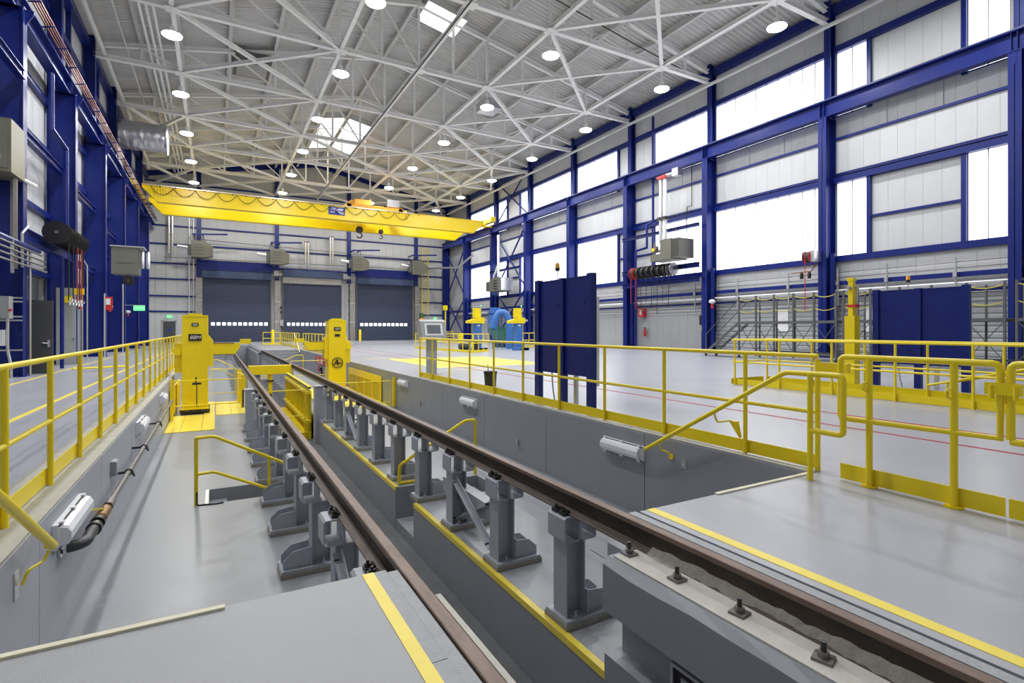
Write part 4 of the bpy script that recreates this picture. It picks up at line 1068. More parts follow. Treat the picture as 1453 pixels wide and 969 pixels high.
t = thing('stair_rail', 'small far yellow bent rail in the window-side pit beyond the mast', 'hand rail', (4.5, 34, PF))
MB().tube(rnd([(3.2, 34, -.6), (4.2, 34, -.15), (4.6, 34, -.15), (4.6, 34, PF)], .05), .024, 8).build('rail', YEL, t)
# fixed yellow wall plates
t = thing('mesh_guard', 'dark yellow mesh guard panel on the pit wall behind the window-side mast', 'guard panel', (5.05, 21, PF))
MB().box(5.06, 5.11, 18.5, 23.6, -.5, -.25).build('header', YEL, t)
YELM = mat('yellow_mesh', (.50, .40, .02), .6)
MB().box(5.08, 5.11, 18.5, 23.6, PF+.02, -.5).build('sheet', YELM, t)
for y in (18.5, 19.6, 20.8, 22.1, 23.5): MB().box(5.05, 5.09, y-.03, y+.03, PF+.02, -.4).build('rib', YEL, t)
t = thing('mesh_guard', 'yellow guard panel on the wall beside the BBM mast foot', 'guard panel', (-1.1, 19, PF))
MB().box(-1.12, -1.08, 17.6, 21.5, PF+.02, -.3).build('sheet', YEL, t)
for i in range(5): MB().box(-1.08, -1.05, 17.7+i*.9, 17.76+i*.9, PF+.02, -.3).build('rib', YEL, t)
# body hoist in the trench
t = thing('trench_hoist', 'yellow cross beam with cylinder spanning the trench between the rails', 'trench hoist', (1.86, 22.6, TF))
MB().box(1.1, 2.58, 22.45, 22.85, -.33, .0).build('cross_beam', YEL, t)
m = MB().box(1.08, 1.10, 22.4, 22.9, -.36, .04); m.box(2.58, 2.60, 22.4, 22.9, -.36, .04); m.build('end_plate', YEL, t)
MB().lathe((1.85, 22.6, -1.1), [(.08, 0), (.08, .7), (.1, .7), (.1, .77)], 14).build('cylinder', YEL, t)
MB().lathe((1.85, 22.6, -.62), [(.14, 0), (.14, .05)], 14).build('collar', BLKS, t)
MB().lathe((1.85, 22.6, TF), [(.06, 0), (.06, .75)], 12).build('rod', BOLT, t)
MB().box(1.5, 1.75, 22.43, 22.46, -.52, -.34).build('tag_plate', WOOD, t)
t = thing('trench_gate', 'tall yellow ribbed steel frame along the window side of the trench', 'lift frame', (2.42, 19.5, TF))
MB().box(2.44, 2.48, 16.6, 22.2, -1.75, -.42).build('sheet', YELM, t)
for i in range(9): MB().box(2.36, 2.46, 16.7+i*.68, 16.76+i*.68, -1.7, -.45).build('rib', YEL, t)
MB().box(2.32, 2.46, 16.5, 22.3, -.50, -.42).build('top_beam', YEL, t)
MB().box(2.1, 2.46, 16.5, 22.3, -1.83, -1.62).build('bottom_beam', YEL, t)
MB().box(2.30, 2.46, 16.5, 22.3, -1.35, -1.27).build('middle_beam', YEL, t)
for i in range(22): MB().box(2.40, 2.46, 16.6+i*.26, 16.7+i*.26, -.36, -.30).build('tooth', BLKS, t)
MB().box(2.38, 2.47, 16.5, 22.3, -.30, -.27).build('rack', YEL, t)
t = thing('lift_column', 'yellow lifting column rising from the trench beside the drain-side rail', 'lift frame', (.8, 20, PF))
m = MB().box(.66, .80, 20.6, 20.9, PF, -.1); m.box(.70, .84, 22, 22.2, PF, -.1); m.build('column', YEL, t)
m = MB().prism([(.66, -.55), (.86, -.55), (.86, -.2), (.8, -.05), (.72, -.05), (.66, -.2)], 19.2, 19.5); m.build('head', YEL, t)
MB().box(.72, .8, 19.3, 19.4, PF, -.5).build('rod', BLKS, t)

# red notice on the pit wall
t = thing('notice_board', 'red notice with two white figures on the pit wall beyond the window-side mast', 'sign', (5.1, 31, -.35))
MB().box(5.085, 5.12, 29.6, 32.6, -.55, -.12).build('board', RED, t)
for y in (30.5, 31.7):
    m = MB().lathe((5.078, y, -.22), [(.05, -.005), (.05, .005)], 10, 'x'); m.prism([(y-.3, -.42), (y+.3, -.42), (y, -.24)], 5.072, 5.084, 'x'); m.build('figure', PLAS, t)
for z in (-.46, -.50): MB().box(5.078, 5.084, 30.2, 32.0, z-.01, z+.01).build('lettering', PLAS, t)
t = thing('safety_shower_valve', 'dark valve assembly on the pit wall under the red notice', 'valve', (5.05, 30.5, -.8))
m = MB().tube([(5.08, 30.5, PF), (5.08, 30.5, -.7)], .04, 8); m.lathe((5.0, 30.5, -.72), [(.12, -.03), (.12, .03)], 10, 'x'); m.build('valve', BOLT, t)
MB().box(5.0, 5.1, 30.9, 31.2, -.95, -.6).build('box', RED, t)

# ------------------------------------------------------------------ fences and bollards at the far end
def fence(lab, P0, P1, n, mid=(.58,), z0=0, toe=True):
    t = thing('guard_rail', lab, 'guard rail', (P0[0], P0[1], z0), 'far yellow fences')
    P0 = Vector((*P0, z0)); P1 = Vector((*P1, z0))
    for z in (1.12,)+tuple(mid): MB().tube([P0+Vector((0,0,z)), P1+Vector((0,0,z))], .028, 8).build('rail', YEL, t)
    for i in range(n):
        p = P0.lerp(P1, i/(n-1)); MB().tube([p, p+Vector((0,0,1.12))], .028, 8).build('post', YEL, t)
    if toe: MB().bar(P0+Vector((0,0,.09)), P1+Vector((0,0,.09)), .02, .14).build('toe_board', YEL, t)
fence('small yellow gate fence standing on the floor before the first door', (3.75, 53), (5.2, 53), 3)
fence('yellow fence on the pit edge towards the second door, farther run', (5.3, 54.5), (5.3, 41.2), 11)
fence('yellow fence on the pit edge behind the window-side mast', (5.35, 39.5), (5.35, 25.5), 12)
fence('yellow fence at the blue lifts, run beside the console', (12.7, 37), (13.3, 28.5), 8)
fence('yellow fence at the blue lifts, short end run', (13.45, 28.7), (14.9, 29.6), 4)
fence('yellow fence behind the blue lifts beside the blue screen', (19.5, 34), (22.5, 35.5), 5)
fence('yellow fence beside the third door, next to the bollard', (23.3, 60), (24.6, 58), 4)
def bollard(x, y, lab):
    o = MB().lathe((x, y, 0), [(.15, 0), (.15, 1.3), (.1, 1.36), (.02, 1.38)], 14).build('bollard', YEL); tag(o, lab, 'bollard', 'yellow bollards before the doors')
bollard(5.0, 58, 'yellow bollard between the first and second doors'); bollard(15.2, 64.6, 'yellow bollard at the near jamb of the third door'); bollard(22.6, 62.5, 'yellow bollard at the window side of the third door')
t = thing('stair_hand_rail', 'sloping yellow rail going down at the far pit steps', 'hand rail', (5.0, 40.4, 0))
MB().tube([(5.1, 42.2, 1.1), (5.0, 38.6, -.15)], .03, 8).build('rail', mat('pale_yellow', (.8, .75, .4), .4), t); MB().tube([(5.1, 42.2, 1.1), (5.1, 42.2, 0)], .03, 8).build('post', YEL, t)

# yellow mast of the second track
t = thing('second_track_mast', 'yellow mast with stepped box base and red cuffs behind the second pit', 'lifting jack', (13.75, 7.55, 0))
MB().box(13.74, 13.98, 7.22, 7.46, 0, 1.75).build('base_box', YEL, t)
MB().box(13.79, 13.91, 7.29, 7.40, 1.75, 2.66).build('mast', YEL, t); MB().box(13.77, 13.93, 7.27, 7.42, 2.62, 2.70).build('cap', YEL, t)
MB().box(13.9, 13.94, 7.22, 7.28, 1.75, 2.5).build('rack', ALU, t)
for x in (13.73, 13.96): MB().lathe((x, 7.35, 2.45), [(.05, -.04), (.05, .04)], 10, 'x').build('motor', RED if x > 13.9 else GBOX, t)
for z in (2.0,): m = MB().box(13.77, 13.96, 7.21, 7.42, z-.03, z+.03); m.build('cuff', RED, t)
t = thing('amber_beacon', 'amber beacon on a bent stem over the second blue screen', 'beacon', (14.8, 6.55, 2.38))

# ------------------------------------------------------------------ blue lifts, blower, skip at the back
def blue_lift(x, y, lab):
    t = thing('blue_lift', lab, 'column lift', (x, y, 0), 'blue column lifts with yellow heads')
    MB().box(x-.24, x+.22, y-.2, y+.3, 0, 1.85).build('column', BLUEL, t)
    m = MB().box(x-.8, x+.35, y-.9, y-.6, 0, .16); m.box(x-.3, x+.3, y-.9, y+.35, 0, .18); m.build('base_frame', BLUEL, t)
    MB().prism([(x-.85, 1.82), (x+.36, 1.82), (x+.36, 2.2), (x-.1, 2.2), (x-.35, 2.12), (x-.85, 1.98)], y-.35, y+.1).build('carriage', YEL, t)
    MB().box(x-.28, x+.14, y-.2, y+.2, 2.2, 2.85).build('head', YEL, t)
    MB().tube([(x+.25, y, 2.2), (x+.25, y, 2.95)], .03, 8).build('lamp_pole', ALU, t); MB().lathe((x+.25, y, 2.95), [(.04, 0), (.04, .1)], 8).build('lamp', GLOW, t)
    MB().lathe((x+.45, y-.3, 2.0), [(.07, -.1), (.07, .1)], 10, 'x').build('motor', GBOX, t)
    MB().box(x-.12, x+.08, y-.22, y-.2, 1.62, 1.72).build('plate', PLAS, t)
    return t
blue_lift(15.55, 32.5, 'blue column lift with a yellow head beside the console')
blue_lift(18.05, 31.3, 'blue column lift with a yellow head beside the blue screen')
t = thing('dust_blower', 'blue cyclone blower with a bent duct before the green skip', 'blower', (18, 34, 0))
MB().tube(rnd([(18.55, 33.5, 0), (18.55, 33.5, 2.0), (18.35, 33.6, 2.6), (17.9, 33.8, 2.65), (17.65, 33.9, 2.2), (17.5, 34.0, 1.5)], .5, 5), .25, 14).build('duct', BLUEL, t)
MB().lathe((17.75, 34.3, 1.35), [(.12, 0), (.36, .5), (.36, 1.05), (.2, 1.15)], 16).build('cyclone', BLUEL, t)
m = MB().box(17.45, 18.3, 34, 34.8, 2.6, 2.7); m.box(17.6, 18.2, 34.1, 34.7, 2.7, 3.0); m.build('motor_frame', BLUEL, t)
for q in ((17.5, 34.05), (18.25, 34.05), (17.5, 34.75), (18.25, 34.75)): MB().bar((q[0], q[1], 0), (q[0], q[1], 2.6), .06, .06).build('leg', BLUEL, t)
t = thing('green_skip', 'dark green tipping skip behind the yellow fence', 'skip', (20, 36.8, 0))
MB().prism([(18.9, 1.55), (18.95, 1.3), (19.6, .4), (21.0, .4), (21.1, 1.55)], 36, 37.6).build('hopper', GREN, t)
m = MB().box(18.85, 21.15, 35.95, 36.03, 1.5, 1.6); m.box(19.5, 21.0, 35.96, 36.02, 1.0, 1.06); m.box(20.2, 20.26, 35.96, 36.02, .4, 1.5); m.build('rim', GREN, t)
m = MB().box(19.5, 20.9, 36, 37.6, 0, .4); m.build('base', BLKS, t)
t = thing('drive_motor', 'black motor unit on the floor beside the blue lift', 'motor', (13.9, 31, 0))
m = MB().lathe((13.9, 31, .3), [(.2, -.35), (.24, -.2), (.24, .2), (.2, .35)], 14, 'x'); m.build('motor', BLKS, t); MB().box(13.5, 14.4, 30.75, 31.25, 0, .1).build('foot', BLUEL, t)
m = MB().box(14.45, 14.75, 30.6, 31, 0, .8); m.build('pump', BLKS, t)
# traffic light and bits by the third door
t = thing('traffic_light', 'red amber green signal on the wall beside the third door', 'signal', (23.5, 66, 2.5))
MB().box(23.3, 23.7, 66.0, 66.2, 1.9, 3.5).build('housing', BLK, t)
for z, mm_ in ((3.2, GREN), (2.7, AMBR), (2.2, RED)): MB().box(23.28, 23.72, 65.9, 66.0, z-.22, z+.22).build('lens', mm_, t)
t = thing('yellow_post', 'thin yellow post with a box head beside the signal', 'post', (25.2, 64, 0))
MB().tube([(25.2, 62, 0), (25.2, 62, 3.9)], .09, 8).build('pole', YEL, t); MB().box(24.9, 25.4, 61.8, 62.2, 3.8, 4.4).build('head', YEL, t)
m = MB().box(21.8, 22.3, 50, 50.4, 0, 1.0); o = m.build('yellow_cabinet', YEL); tag(o, 'low yellow box on the floor beside the console fence', 'cabinet')
def exit_sign(x, y, z, lab, ax='y'):
    t = thing('exit_sign', lab, 'exit sign', (x, y, z))
    if ax == 'y':
        p = MB().box(x-.22, x+.22, y-.05, y, z, z+.3).build('housing', GLOW, t); text('EXIT', .2, (x, y-.056, z+.15), (PI/2, 0, 0), PLAS, p)
    else:
        p = MB().box(x, x+.05, y-.4, y+.4, z, z+.35).build('housing', GLOW, t); text('EXIT', .3, (x+.056, y, z+.17), (PI/2, 0, PI/2), PLAS, p)
exit_sign(-4.3, YB-.1, 2.6, 'green exit sign over the small dark door at the back')
exit_sign(25.6, YB-.1, 2.7, 'green exit sign on the back wall beside the signal')
# yellow ladder on the back wall
t = thing('wall_ladder', 'yellow ladder fixed high to the back wall beside the third door', 'ladder', (23.9, 66.4, 3))
for x in (23.6, 24.5): MB().bar((x, 66.3, 3.2), (x, 66.3, 12.2), .08, .08).build('stile', YEL, t)
for i in range(28): MB().bar((23.6, 66.3, 3.4+.32*i), (24.5, 66.3, 3.4+.32*i), .04, .04).build('rung', YEL, t)

# ------------------------------------------------------------------ unit heaters
def heater(x, y, z, lab, turn=0):
    t = thing('unit_heater', lab, 'gas heater', (x, y, z), 'grey gas heaters on the back wall')
    MB().box(x-.85, x+.3, y-.5, y+.5, z-.5, z+.55).build('casing', HEAT, t)
    MB().prism([(x+.3, z-.5), (x+.95, z-.38), (x+.95, z+.2), (x+.3, z+.55)], y-.48, y+.48).build('outlet_hood', HEAT, t)
    for i in range(4): MB().box(x-.7, x+.15, y-.52, y-.5, z-.3+i*.2, z-.25+i*.2).build('louvre', STEELD, t)
    MB().box(x-1.15, x-.85, y-.3, y+.3, z-.35, z+.3).build('burner_box', STEELD, t)
    for dx in (-.6, .1): MB().tube([(x+dx, y, z+.5), (x+dx, y, z+1.0)], .03, 6).build('hanger', STEELD, t)
    m = MB().bar((x-.6, y, z+1.0), (x-.6, YB-.1, z+1.0), .1, .1); m.bar((x+.1, y, z+1.0), (x+.1, YB-.1, z+1.0), .1, .1); m.bar((x-.8, y-.2, z+.95), (x+2.2, y-.2, z+1.1), .08, .1); m.build('bracket', BLUE, t)
    MB().tube([(x-1.0, y, z+.1), (x-2.0, y, z+.15)], .12, 10).build('flue', ALU, t)
    t.scale = (1.1, 1.0, 1.65)
    return t
heater(-1.3, 64.8, 9.8, 'grey gas heater above the zinc jamb of the first door')
heater(6.2, 64.8, 9.5, 'grey gas heater between the first and second doors')
heater(15.2, 64.8, 9.3, 'grey gas heater between the second and third doors')
heater(22.6, 64.8, 9.2, 'grey gas heater above the window side of the third door')
def flue(x, z0, z1, lab, dx=1.0):
    t = thing('flue_pipe', lab, 'flue pipe', (x, 66, z0), 'twin flue pipes on the back wall')
    for d_ in (0, .3): MB().tube([(x+d_, 66, z0), (x+d_, 66, z1)], .12, 10).build('pipe', ALU, t)
    m = MB().box(x-.15, x+.45, 65.9, 66.1, z1, z1+.15); m.box(x-.1, x+.4, 65.9, 66.1, (z0+z1)/2-.1, (z0+z1)/2); m.build('clamp', PIPE, t)
flue(-4.3, 9.4, 13.4, 'twin flue pipes beside the heater over the first door')
flue(9.2, 9.0, 11.6, 'twin flue pipes over the second door')
flue(12.0, 9.2, 12.4, 'twin flue pipes between the two heaters over the second door')
def run(lab, pts, r=.04, mt=PIPE, name='wall_pipe', cat='pipe', grp=None): return pipe(pts, r, mt, name, lab, cat, 6, grp)
run('thin grey pipe crossing the back wall above the heaters', [(-1.5, 66.2, 11.1), (22, 66.2, 10.5)])
run('thin grey pipe crossing the back wall over the door lintels', [(-4.8, 66.2, 9.0), (22.5, 66.2, 9.2)], .04)
run('thin upright conduit pair beside the first door, outer one', [(-2.5, 66.3, 0), (-2.5, 66.3, 13.4)], .05, ALU)
run('thin upright conduit pair beside the first door, inner one', [(-2.1, 66.3, 0), (-2.1, 66.3, 13.4)], .05, ALU)
run('silver flue sloping from the last heater to the window wall corner', [(24.0, 65, 9.3), (26.0, 60.0, 9.0), (26.9, 57.5, 10.3)], .13, ALU, 'flue_pipe', 'flue pipe')
t = thing('door_control_box', 'grey control box with dark signals on the post between doors one and two', 'control box', (6.5, 66.1, 2.2))
MB().box(6.42, 6.8, 66.0, 66.3, 1.8, 2.5).build('enclosure', GBOX, t)
for z in (3.4, 3.9): MB().lathe((6.6, 66.0, z), [(.15, -.08), (.15, .08)], 12, 'y').build('signal_lamp', BLK, t)
t = thing('door_control_box', 'grey control box on the post between doors two and three', 'control box', (13.8, 66.1, 2.2))
MB().box(13.6, 14.0, 66.0, 66.3, 1.8, 2.5).build('enclosure', GBOX, t); MB().tube([(13.8, 66.2, 2.5), (13.8, 66.2, 8)], .04, 6).build('conduit', ALU, t)
# green clusters of small gear over the posts
for x, lab in ((6.1, 'small door drive gear above the post between doors one and two'), (13.8, 'small door drive gear above the post between doors two and three')):
    t = thing('door_drive', lab, 'door drive', (x, 65.9, 7.8))
    m = MB().box(x-.3, x+.2, 65.8, 66.3, 7.5, 8.1); m.lathe((x+.3, 66, 7.7), [(.2, -.25), (.2, .25)], 10, 'x'); m.build('motor', GBOX, t); MB().box(x-.5, x+.7, 66, 66.1, 7.3, 7.36).build('bracket', STEELD, t)

# ------------------------------------------------------------------ window wall equipment
t = thing('gas_heater', 'grey louvred gas heater on blue rails between two window wall columns', 'gas heater', (25.3, 24.2, 6.2))
MB().box(24.9, 26.3, 24.0, 24.95, 5.85, 7.15).build('casing', HEAT, t)
MB().box(24.95, 26.25, 23.4, 24.0, 5.9, 7.1).build('outlet', HEAT, t)
for i in range(13): MB().box(24.93, 26.2, 23.36, 23.44, 5.98+i*.088, 6.01+i*.088).build('louvre', STEELD, t)
for i in range(11): MB().box(24.93, 24.96, 23.42, 23.96, 5.98+i*.1, 6.02+i*.1).build('louvre', BLKS, t)
MB().box(25.0, 26.2, 25.0, 25.9, 5.85, 6.3).build('burner_box', HEAT, t)
m = MB().tube([(25.2, 25.1, 6.5), (25.2, 25.9, 6.5)], .1, 8); m.tube([(25.2, 25.7, 5.8), (25.2, 25.7, 7.1)], .08, 8); m.lathe((25.1, 25.5, 6.7), [(.16, -.1), (.16, .1)], 10, 'x'); m.build('gas_train', PIPE, t)
MB().lathe((25.0, 25.6, 6.6), [(.1, -.1), (.1, .1)], 10, 'x').build('gas_valve', YEL, t)
for yy in (24.1, 24.9): MB().tube([(25.4, yy, 7.1), (25.4, yy, 7.9)], .02, 6).build('hanger', STEELD, t)
t = thing('flue_pipe', 'tall twin white and silver flue over the louvred heater', 'flue pipe', (25.6, 25.4, 7.2))
for q, mt_ in ((25.3, PLAS), (25.65, ALU)): MB().tube([(25.7, q, 7.1), (25.7, q, 11.4)], .13, 10).build('pipe', mt_, t)
m = MB().tube([(25.7, 25.5, 11.45), (25.7, 24.4, 11.45)], .14, 10); m.box(25.5, 25.9, 24.0, 24.5, 11.2, 11.7); m.build('elbow', ALU, t)
for z in (11.3, 8.6): MB().box(25.5, 25.9, 25.1, 25.8, z, z+.2).build('clamp', RED if z > 9 else BOLT, t)
def hbeam(lab, x, y0, y1, z, s=.22):
    o = MB().ibeam((x, y0, z), (x, y1, z), s, s, .025).build('support_beam', BLUE); tag(o, lab, 'steel beam')
hbeam('blue support beam over the louvred heater', 26.2, 22.9, 30.0, 7.95); hbeam('blue support beam carrying the hose reels, upper one', 26.2, 22.9, 30.0, 5.45, .3); hbeam('blue support beam under the hose reels', 26.2, 22.9, 30.0, 4.55, .3)
REELS = []
def reel(x, y, z, R, mt_, lab, grp, ax='y'):
    t = thing('hose_reel', lab, 'hose reel', (x, y, z), grp)
    MB().lathe((x, y, z), [(R, -.16), (R, -.14), (R*.6, -.13), (R*.6, .13), (R, .14), (R, .16)], 20, ax).build('drum', mt_, t)
    MB().lathe((x, y, z), [(R*.88, -.12), (R*.92, 0), (R*.88, .12)], 20, ax).build('hose', BLK, t)
    MB().lathe((x, y, z), [(R*.15, -.2), (R*.15, .2)], 12, ax).build('hub', PIPE, t)
    return t
for i in range(8):
    y = 28.1-.5*i
    reel(25.62, y, 5.3, .42, RED if i == 0 else (ALU if i == 7 else BLKS), f'hose reel on the window wall, {ORD[i]} of eight counting from the red one', 'hose reels on the window wall')
    mt_ = RED if i in (0, 1) else BLK
    pipe([(25.3, y, 5.2), (25.3, y, 3.2-.4*(i % 3))], .02, mt_, 'hose', f'thin hose hanging from the {ORD[i]} window wall reel counting from the red one', 'hose', 6, 'hanging hoses of the window wall reels')
# second heater in braced bay
t = thing('gas_heater', 'grey gas heater in the braced bay of the window wall', 'gas heater', (25.4, 48, 6))
MB().box(24.9, 26.4, 47.2, 49.2, 5.3, 6.7).build('casing', HEAT, t); MB().box(24.95, 26.3, 46.7, 47.2, 5.35, 6.6).build('outlet', ALU, t)
for i in range(4): MB().box(24.88, 24.9, 47.5, 48.3, 5.5+i*.28, 5.6+i*.28).build('louvre', BLKS, t)
MB().box(25, 26.2, 49.2, 50.2, 5.4, 6.4).build('burner_box', STEELD, t)
m = MB().tube([(25.6, 48.5, 6.7), (25.6, 48.5, 11.2)], .14, 10); m.tube([(25.6, 48.5, 8.2), (25.6, 49.6, 6.9)], .1, 8); m.build('flue', PLAS, t)
hbeam('blue support beam over the heater in the braced bay', 26.2, Y0+4*BAY+.3, Y0+5*BAY-.3, 7.6)
# wall pipes along the window wall
for i, (z, r, m_) in enumerate(((4.25, .025, PIPE), (4.0, .025, PIPE), (3.35, .06, PLAS), (3.15, .03, PIPE), (2.95, .03, PIPE), (2.78, .02, PIPE))):
    run(f'horizontal service pipe along the window wall, {ORD[i]} from the top', [(27.15-.02*i, -6, z), (27.15-.02*i, 64, z)], r, m_, grp='service pipes of the window wall')
for k, y in enumerate([12.8, 15.0, 17.6, 20.8, 24.0, 10.2, 7.4]):
    t = thing('pipe_bracket', f'grey strut bracket of the service pipes, {ORD[(4, 3, 2, 1, 0, 5, 6)[k]]} one counting from the gas heater', 'pipe bracket', (27.1, y, 2.6), 'pipe brackets of the window wall')
    MB().box(27.02, 27.08, y-.03, y+.03, 2.6, 4.45).build('strut', GBOX, t); MB().box(26.96, 27.1, y-.07, y+.07, 3.6, 3.8).build('clamp', ALU, t)
run('blue gas pipe dropping along the window wall beside the hose reels', [(26.9, 27.6, 16.4), (26.9, 27.6, 9.0), (26.7, 28.0, 8.8), (26.7, 28.0, 7.2), (26.2, 28.6, 7.0), (26.2, 28.6, .2)], .1, BLUE)
run('dark thin drop pipe beside the twin flue', [(27.2, 24.4, 12.2), (27.2, 24.4, 9.5), (27.2, 24.8, 9.5), (27.2, 24.8, 7.8)], .03, BOLT)
# fire gear, hose reel and boxes
t = thing('fire_cabinet', 'red fire hose box on the window wall under the hose reels', 'fire box', (27.2, 29.0, 2.6)); MB().box(27.1, 27.42, 28.8, 29.3, 2.3, 3.0).build('box', RED, t); MB().box(27.08, 27.1, 28.95, 29.15, 2.45, 2.85).build('label_plate', PLAS, t)
t = thing('fire_extinguisher', 'red fire extinguisher hanging below the fire hose box', 'fire extinguisher', (27.25, 28.8, 1.0)); MB().lathe((27.25, 28.8, .9), [(.09, 0), (.1, .05), (.1, .45), (.04, .55)], 12).build('cylinder', RED, t); MB().box(27.2, 27.3, 28.75, 28.85, 1.45, 1.55).build('valve', BLK, t)
t = thing('eye_wash', 'white warning strobe on a thin post by the window wall column', 'strobe', (26.3, 22.1, 2.9)); MB().lathe((26.4, 22.1, 2.95), [(.05, 0), (.18, .08), (.2, .18), (.1, .28)], 14).build('bowl', PLAS, t); MB().lathe((26.4, 22.1, 2.7), [(.08, 0), (.08, .25)], 10).build('collar', RED, t); MB().tube([(26.4, 22.1, 0), (26.4, 22.1, 2.7)], .04, 8).build('post', BLUE, t)
t = reel(26.05, 15.9, 5.05, .3, RED, 'red single hose reel on the window wall column above the scaffold', None, 'y')
MB().box(25.9, 26.5, 15.5, 15.72, 4.8, 5.35).build('side_plate', ALU, t)
pipe([(25.78, 15.9, 5.1), (25.78, 15.9, 2.3)], .02, RED, 'hose', 'thin red hose hanging from the single red reel', 'hose')
t = thing('regulator', 'dark air regulator pair beside the single red hose reel', 'air regulator', (26.5, 16.3, 4.8))
m = MB()
for y in (16.0, 16.4): m.lathe((26.3, y-.0, 4.0), [(.08, 0), (.1, .2), (.06, .32)], 10)
m.build('bowl', BLKS, t); MB().tube(rnd([(26.4, 17.0, 4.35), (26.3, 16.4, 4.35), (26.3, 15.9, 4.35), (26.45, 15.7, 4.8)], .1), .03, 6).build('pipe', COPP, t)
t = thing('switch_box', 'black switch box with yellow tag on the window wall beside the column', 'switch', (27.2, 23.6, 2.0)); MB().box(27.1, 27.3, 23.5, 23.7, 1.7, 2.3).build('box', BLKS, t); MB().box(27.12, 27.25, 23.4, 23.55, 1.35, 1.6).build('tag', YEL, t); MB().tube([(27.2, 23.6, 2.3), (27.2, 23.6, 4.2)], .03, 6).build('conduit', PIPE, t); MB().tube([(27.2, 23.6, .2), (27.2, 23.6, 1.7)], .03, 6).build('conduit', PIPE, t)
for i, y in enumerate((18.2, 13.6, 12.0)):
    o = MB().box(27.40, 27.44, y-.35, y+.35, 1.3, 2.5).build('paper_notice', PLAS); tag(o, f'white paper notice on the grey lower wall behind the scaffold, {ORD[i]} from the stair', 'notice', 'paper notices on the window wall')

# ------------------------------------------------------------------ grey access scaffold before the window wall
def scaffold(y0, y1, n, lab, x=22.6, d=1.6):
    t = thing('access_scaffold', lab, 'scaffold', (x, (y0+y1)/2, 0), 'grey rolling scaffold units')
    ys = [y0+(y1-y0)*i/(n-1) for i in range(n)]
    for xx, th in ((x, .07), (x+d, .06)):
        for y in ys: MB().box(xx-th/2, xx+th/2, y-th/2, y+th/2, .12, 3.02).build('post', STEELD, t)
        for z in (1.72, .32): MB().box(xx-.03, xx+.03, y0, y1, z-.045, z+.045).build('beam', STEELD, t)
    for i in range(n-1):
        a, b = ys[i], ys[i+1]
        m = MB().bar((x, a, .35), (x, b, 1.7), .025, .025); m.bar((x, b, .35), (x, a, 1.7), .025, .025); m.build('cross_brace', STEELD, t)
        for z in (2.92, 2.35):
            pts = [(x, a+(b-a)*k/8, z-.13*(1-(k/4-1)**2)) for k in range(9)]
            MB().tube(pts, .018, 5).build('chain', ROPE, t)
    MB().box(x, x+d, y0, y1, 1.76, 1.79).build('deck', STEELD, t)
    for y in (y0, y1):
        for xx in (x, x+d): MB().lathe((xx, y, .07), [(.07, -.025), (.07, .025)], 10, 'x').build('caster', BLKS, t)
    return t
s1 = scaffold(12.6, 17.3, 6, 'grey rolling scaffold with yellow chains and a stair at its end')
scaffold(7.2, 12.3, 6, 'grey rolling scaffold with yellow chains behind the yellow mast')
scaffold(-.5, 6.9, 8, 'grey rolling scaffold with yellow chains beside the second blue screen')
for xx in (22.7, 23.5):
    MB().bar((xx, 19.4, .2), (xx, 17.4, 1.75), .05, .12).build('stringer', STEELD, s1)
    MB().tube([(xx, 19.4, .25), (xx, 19.4, 1.15), (xx, 17.4, 2.9)], .025, 6).build('stair_rail', STEELD, s1)
for i in range(6): MB().box(22.7, 23.5, 19.25-.33*i-.12, 19.25-.33*i+.12, .28+.25*i, .31+.25*i).build('tread', STEELD, s1)
MB().box(22.7, 23.5, 17.4, 19.5, .15, .2).build('base_frame', STEELD, s1)
for xx in (22.7, 23.5): MB().lathe((xx, 19.4, .07), [(.07, -.025), (.07, .025)], 10, 'x').build('caster', BLKS, s1)

# ------------------------------------------------------------------ copper bar wall equipment
t = thing('unit_heater', 'grey heater box with steel side high on the first column of the copper bar wall', 'gas heater', (-5.6, 21.8, 7))
MB().box(-6.4, -5.36, 21.2, 22.5, 6.15, 7.75).build('casing', mat('heater_side', (.17, .16, .11), .4, metal=.2), t)
MB().box(-6.35, -5.45, 21.17, 21.2, 6.25, 7.65).build('front_panel', HEAT, t)
for z in (6.5, 7.0, 7.5): MB().tube([(-6.4, 21.1, z), (-5.9, 21.1, z+.15)], .08, 8).build('flex_pipe', ALU, t)
MB().box(-5.75, -5.6, 21.15, 21.17, 6.5, 6.62).build('sticker', PLAS, t)
run('blue gas pipe with yellow valve in front of the grey heater box', [(-5.75, 20.8, 14), (-5.75, 20.8, 7.0)], .05, BLUE)
o = MB().lathe((-5.75, 20.8, 8.0), [(.07, 0), (.07, .45)], 10).build('gas_valve', YEL); tag(o, 'yellow sleeve on the blue gas pipe by the heater box', 'valve')
